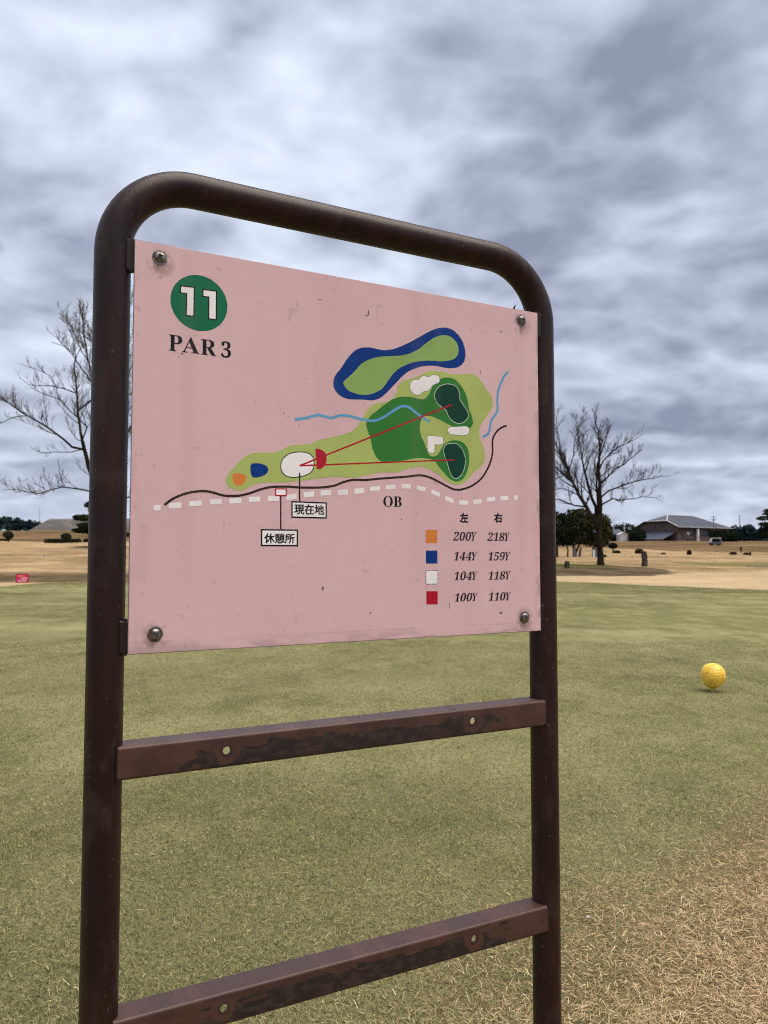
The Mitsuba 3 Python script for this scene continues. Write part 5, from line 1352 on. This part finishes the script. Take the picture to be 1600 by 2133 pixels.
# ------------------------------------------------------------------ grey mound, turquoise sheets, far woods
def moundcol(p, n, uv):
    return mix((0.105, 0.102, 0.098), (0.150, 0.144, 0.134), sm(0.35, 0.7, fbm(p.x * .35, p.y * .35, p.z * .5, 4)))


diffuse('m_mound', mikit.proc(moundcol))
mx0, mx1, md = at(50, 270), at(330, 270), 270.0
gx, gy = np.meshgrid(np.linspace(0, 1, 90), np.linspace(0, 1, 40), indexing='ij')
X = mx0 + (mx1 - mx0) * gx
Y = md - 4 + 46 * gy
edge = np.minimum.reduce([(X - mx0) / 7.4, (mx1 - X) / 7.4, (Y - md + 4) / 6.5, (md + 42 - Y) / 6.5])
Zm = height(X, Y) - .3 + 6.3 * np.clip(edge, 0, 1) ** 0.92 + .22 * (meshkit.fbm(np.stack([X * .5, Y * .5, X * 0], -1), 3, 4) - .5) * np.clip(edge * 3, 0, 1)
i, j = np.meshgrid(np.arange(89), np.arange(39), indexing='ij')
q = np.stack([i * 40 + j, (i + 1) * 40 + j, (i + 1) * 40 + j + 1, i * 40 + j + 1], -1).reshape(-1, 4)
put('mound', tri(np.stack([X, Y, Zm], -1).reshape(-1, 3), np.vstack([q[:, [0, 1, 2]], q[:, [0, 2, 3]]])), 'm_mound', True)
tag('mound', 'long flat topped grey gravel mound on the terrace at the left', kind='structure')

pr('m_teal', (0.13, 0.36, 0.37), 0.5)


def sheet(key, px, d, w, h, seed, label):
    x = at(px, d)
    z = gz(x, d)
    m = trimesh.creation.icosphere(3, 1.0)
    m.vertices *= [w / 2, w / 2, h]
    m.vertices += (meshkit.fbm(m.vertices * 1.7 + seed, 3, seed)[:, None] - .5) * np.array([.8, .8, .6]) * h
    m.apply_translation((x, d, z))
    put(key, m, 'm_teal', 30)
    tag(key, label, 'tarpaulin')


sheet('tarpaulin', 7, 215, 1.7, .95, 2, 'heap under a turquoise tarpaulin at the left edge on the terrace')
sheet('tarpaulin_001', 46.5, 215, .65, .75, 5, 'small heap under a turquoise tarpaulin at the left foot of the grey mound')


def woods(key, spots, seed, label, leaf, n_each, mat='m_forest', cat_='woods'):
    rr = np.random.default_rng(seed)
    ms = []
    for px, py, h, w in spots:
        z = gz(px, py)
        if rr.uniform() < .45:      # conifer
            bl = [((px, py, z + h * (.15 + .8 * q)), (w * .5 * (1.05 - q), w * .5 * (1.05 - q), h * .13)) for q in np.linspace(0, 1, 7)]
        else:
            bl = [((px + rr.normal(0, w * .16), py, z + h * q), (w * .5 * s, w * .5 * s, h * .24)) for q, s in ((.3, .9), (.55, 1), (.78, .7))]
        ms.append(crown(bl, n_each, leaf, int(rr.integers(1, 9999)), .5))
    put(key, cat(*ms), mat)
    tag(key, label, cat_, kind='stuff')


rr = np.random.default_rng(17)
sp = []
for i in range(150):                 # wooded hill at the left, seen end-on above the terrace
    px = rr.uniform(-260, 120)
    dd = rr.uniform(440, 520)
    x = at(px, dd)
    top = np.interp(px, [-260, -120, 0, 10, 22, 40, 60, 75, 120], [92, 96, 76, 77, 76, 68, 69, 66, 60])
    hh = EYE + (top + rr.uniform(-3, 1.5)) * dd / FOC - gz(x, dd)
    sp.append((x, dd, hh, rr.uniform(6, 10)))
woods('far_woods', sp, 3, 'dark wooded hill beyond the terrace at the left', 1.1, 420)
sp = []
for i in range(90):
    px = rr.uniform(1465, 2000)
    dd = rr.uniform(300, 370)
    x = at(px, dd)
    top = np.interp(px, [1465, 1500, 1530, 1550, 1575, 1600, 2000], [40, 46, 64, 58, 62, 66, 80])
    hh = EYE + (top * rr.uniform(.72, 1.05)) * dd / FOC - gz(x, dd)
    sp.append((x, dd, hh, rr.uniform(4, 8)))
woods('far_woods_001', sp, 4, 'dark woods beyond the terrace at the right of the clubhouse', .8, 420)
sp = []
for i in range(420):                 # woods all round the course
    a = rr.uniform(0, 2 * np.pi)
    dd = rr.uniform(560, 680)
    if abs((a + np.pi) % (2 * np.pi) - np.pi) < 0.05:
        continue
    sp.append((dd * math.sin(a), dd * math.cos(a), rr.uniform(8, 15), rr.uniform(14, 22)))
woods('far_woods_002', sp, 6, 'distant belt of woods all round the golf course', 2.4, 160)
leafy_tree('pine_tree_001', 1604, 240, [((-1.5, 0, 7.0), (2.2, 2.2, .7)), ((.8, 0, 8.4), (2.4, 2.4, .7)), ((0, .2, 9.3), (1.6, 1.6, .6)), ((-.6, 0, 5.2), (2.6, 2.6, .7)), ((1.2, 0, 3.9), (2.6, 2.6, .9)), ((-1.2, 0, 2.2), (2.4, 2.4, 1.1))],
           [([(0, 0, -.3), (.3, 0, 4), (0, 0, 9)], .25, .08)], 3000, .28, 'm_leaf_dark', 81, 'ragged dark pine at the right edge beyond the clubhouse')
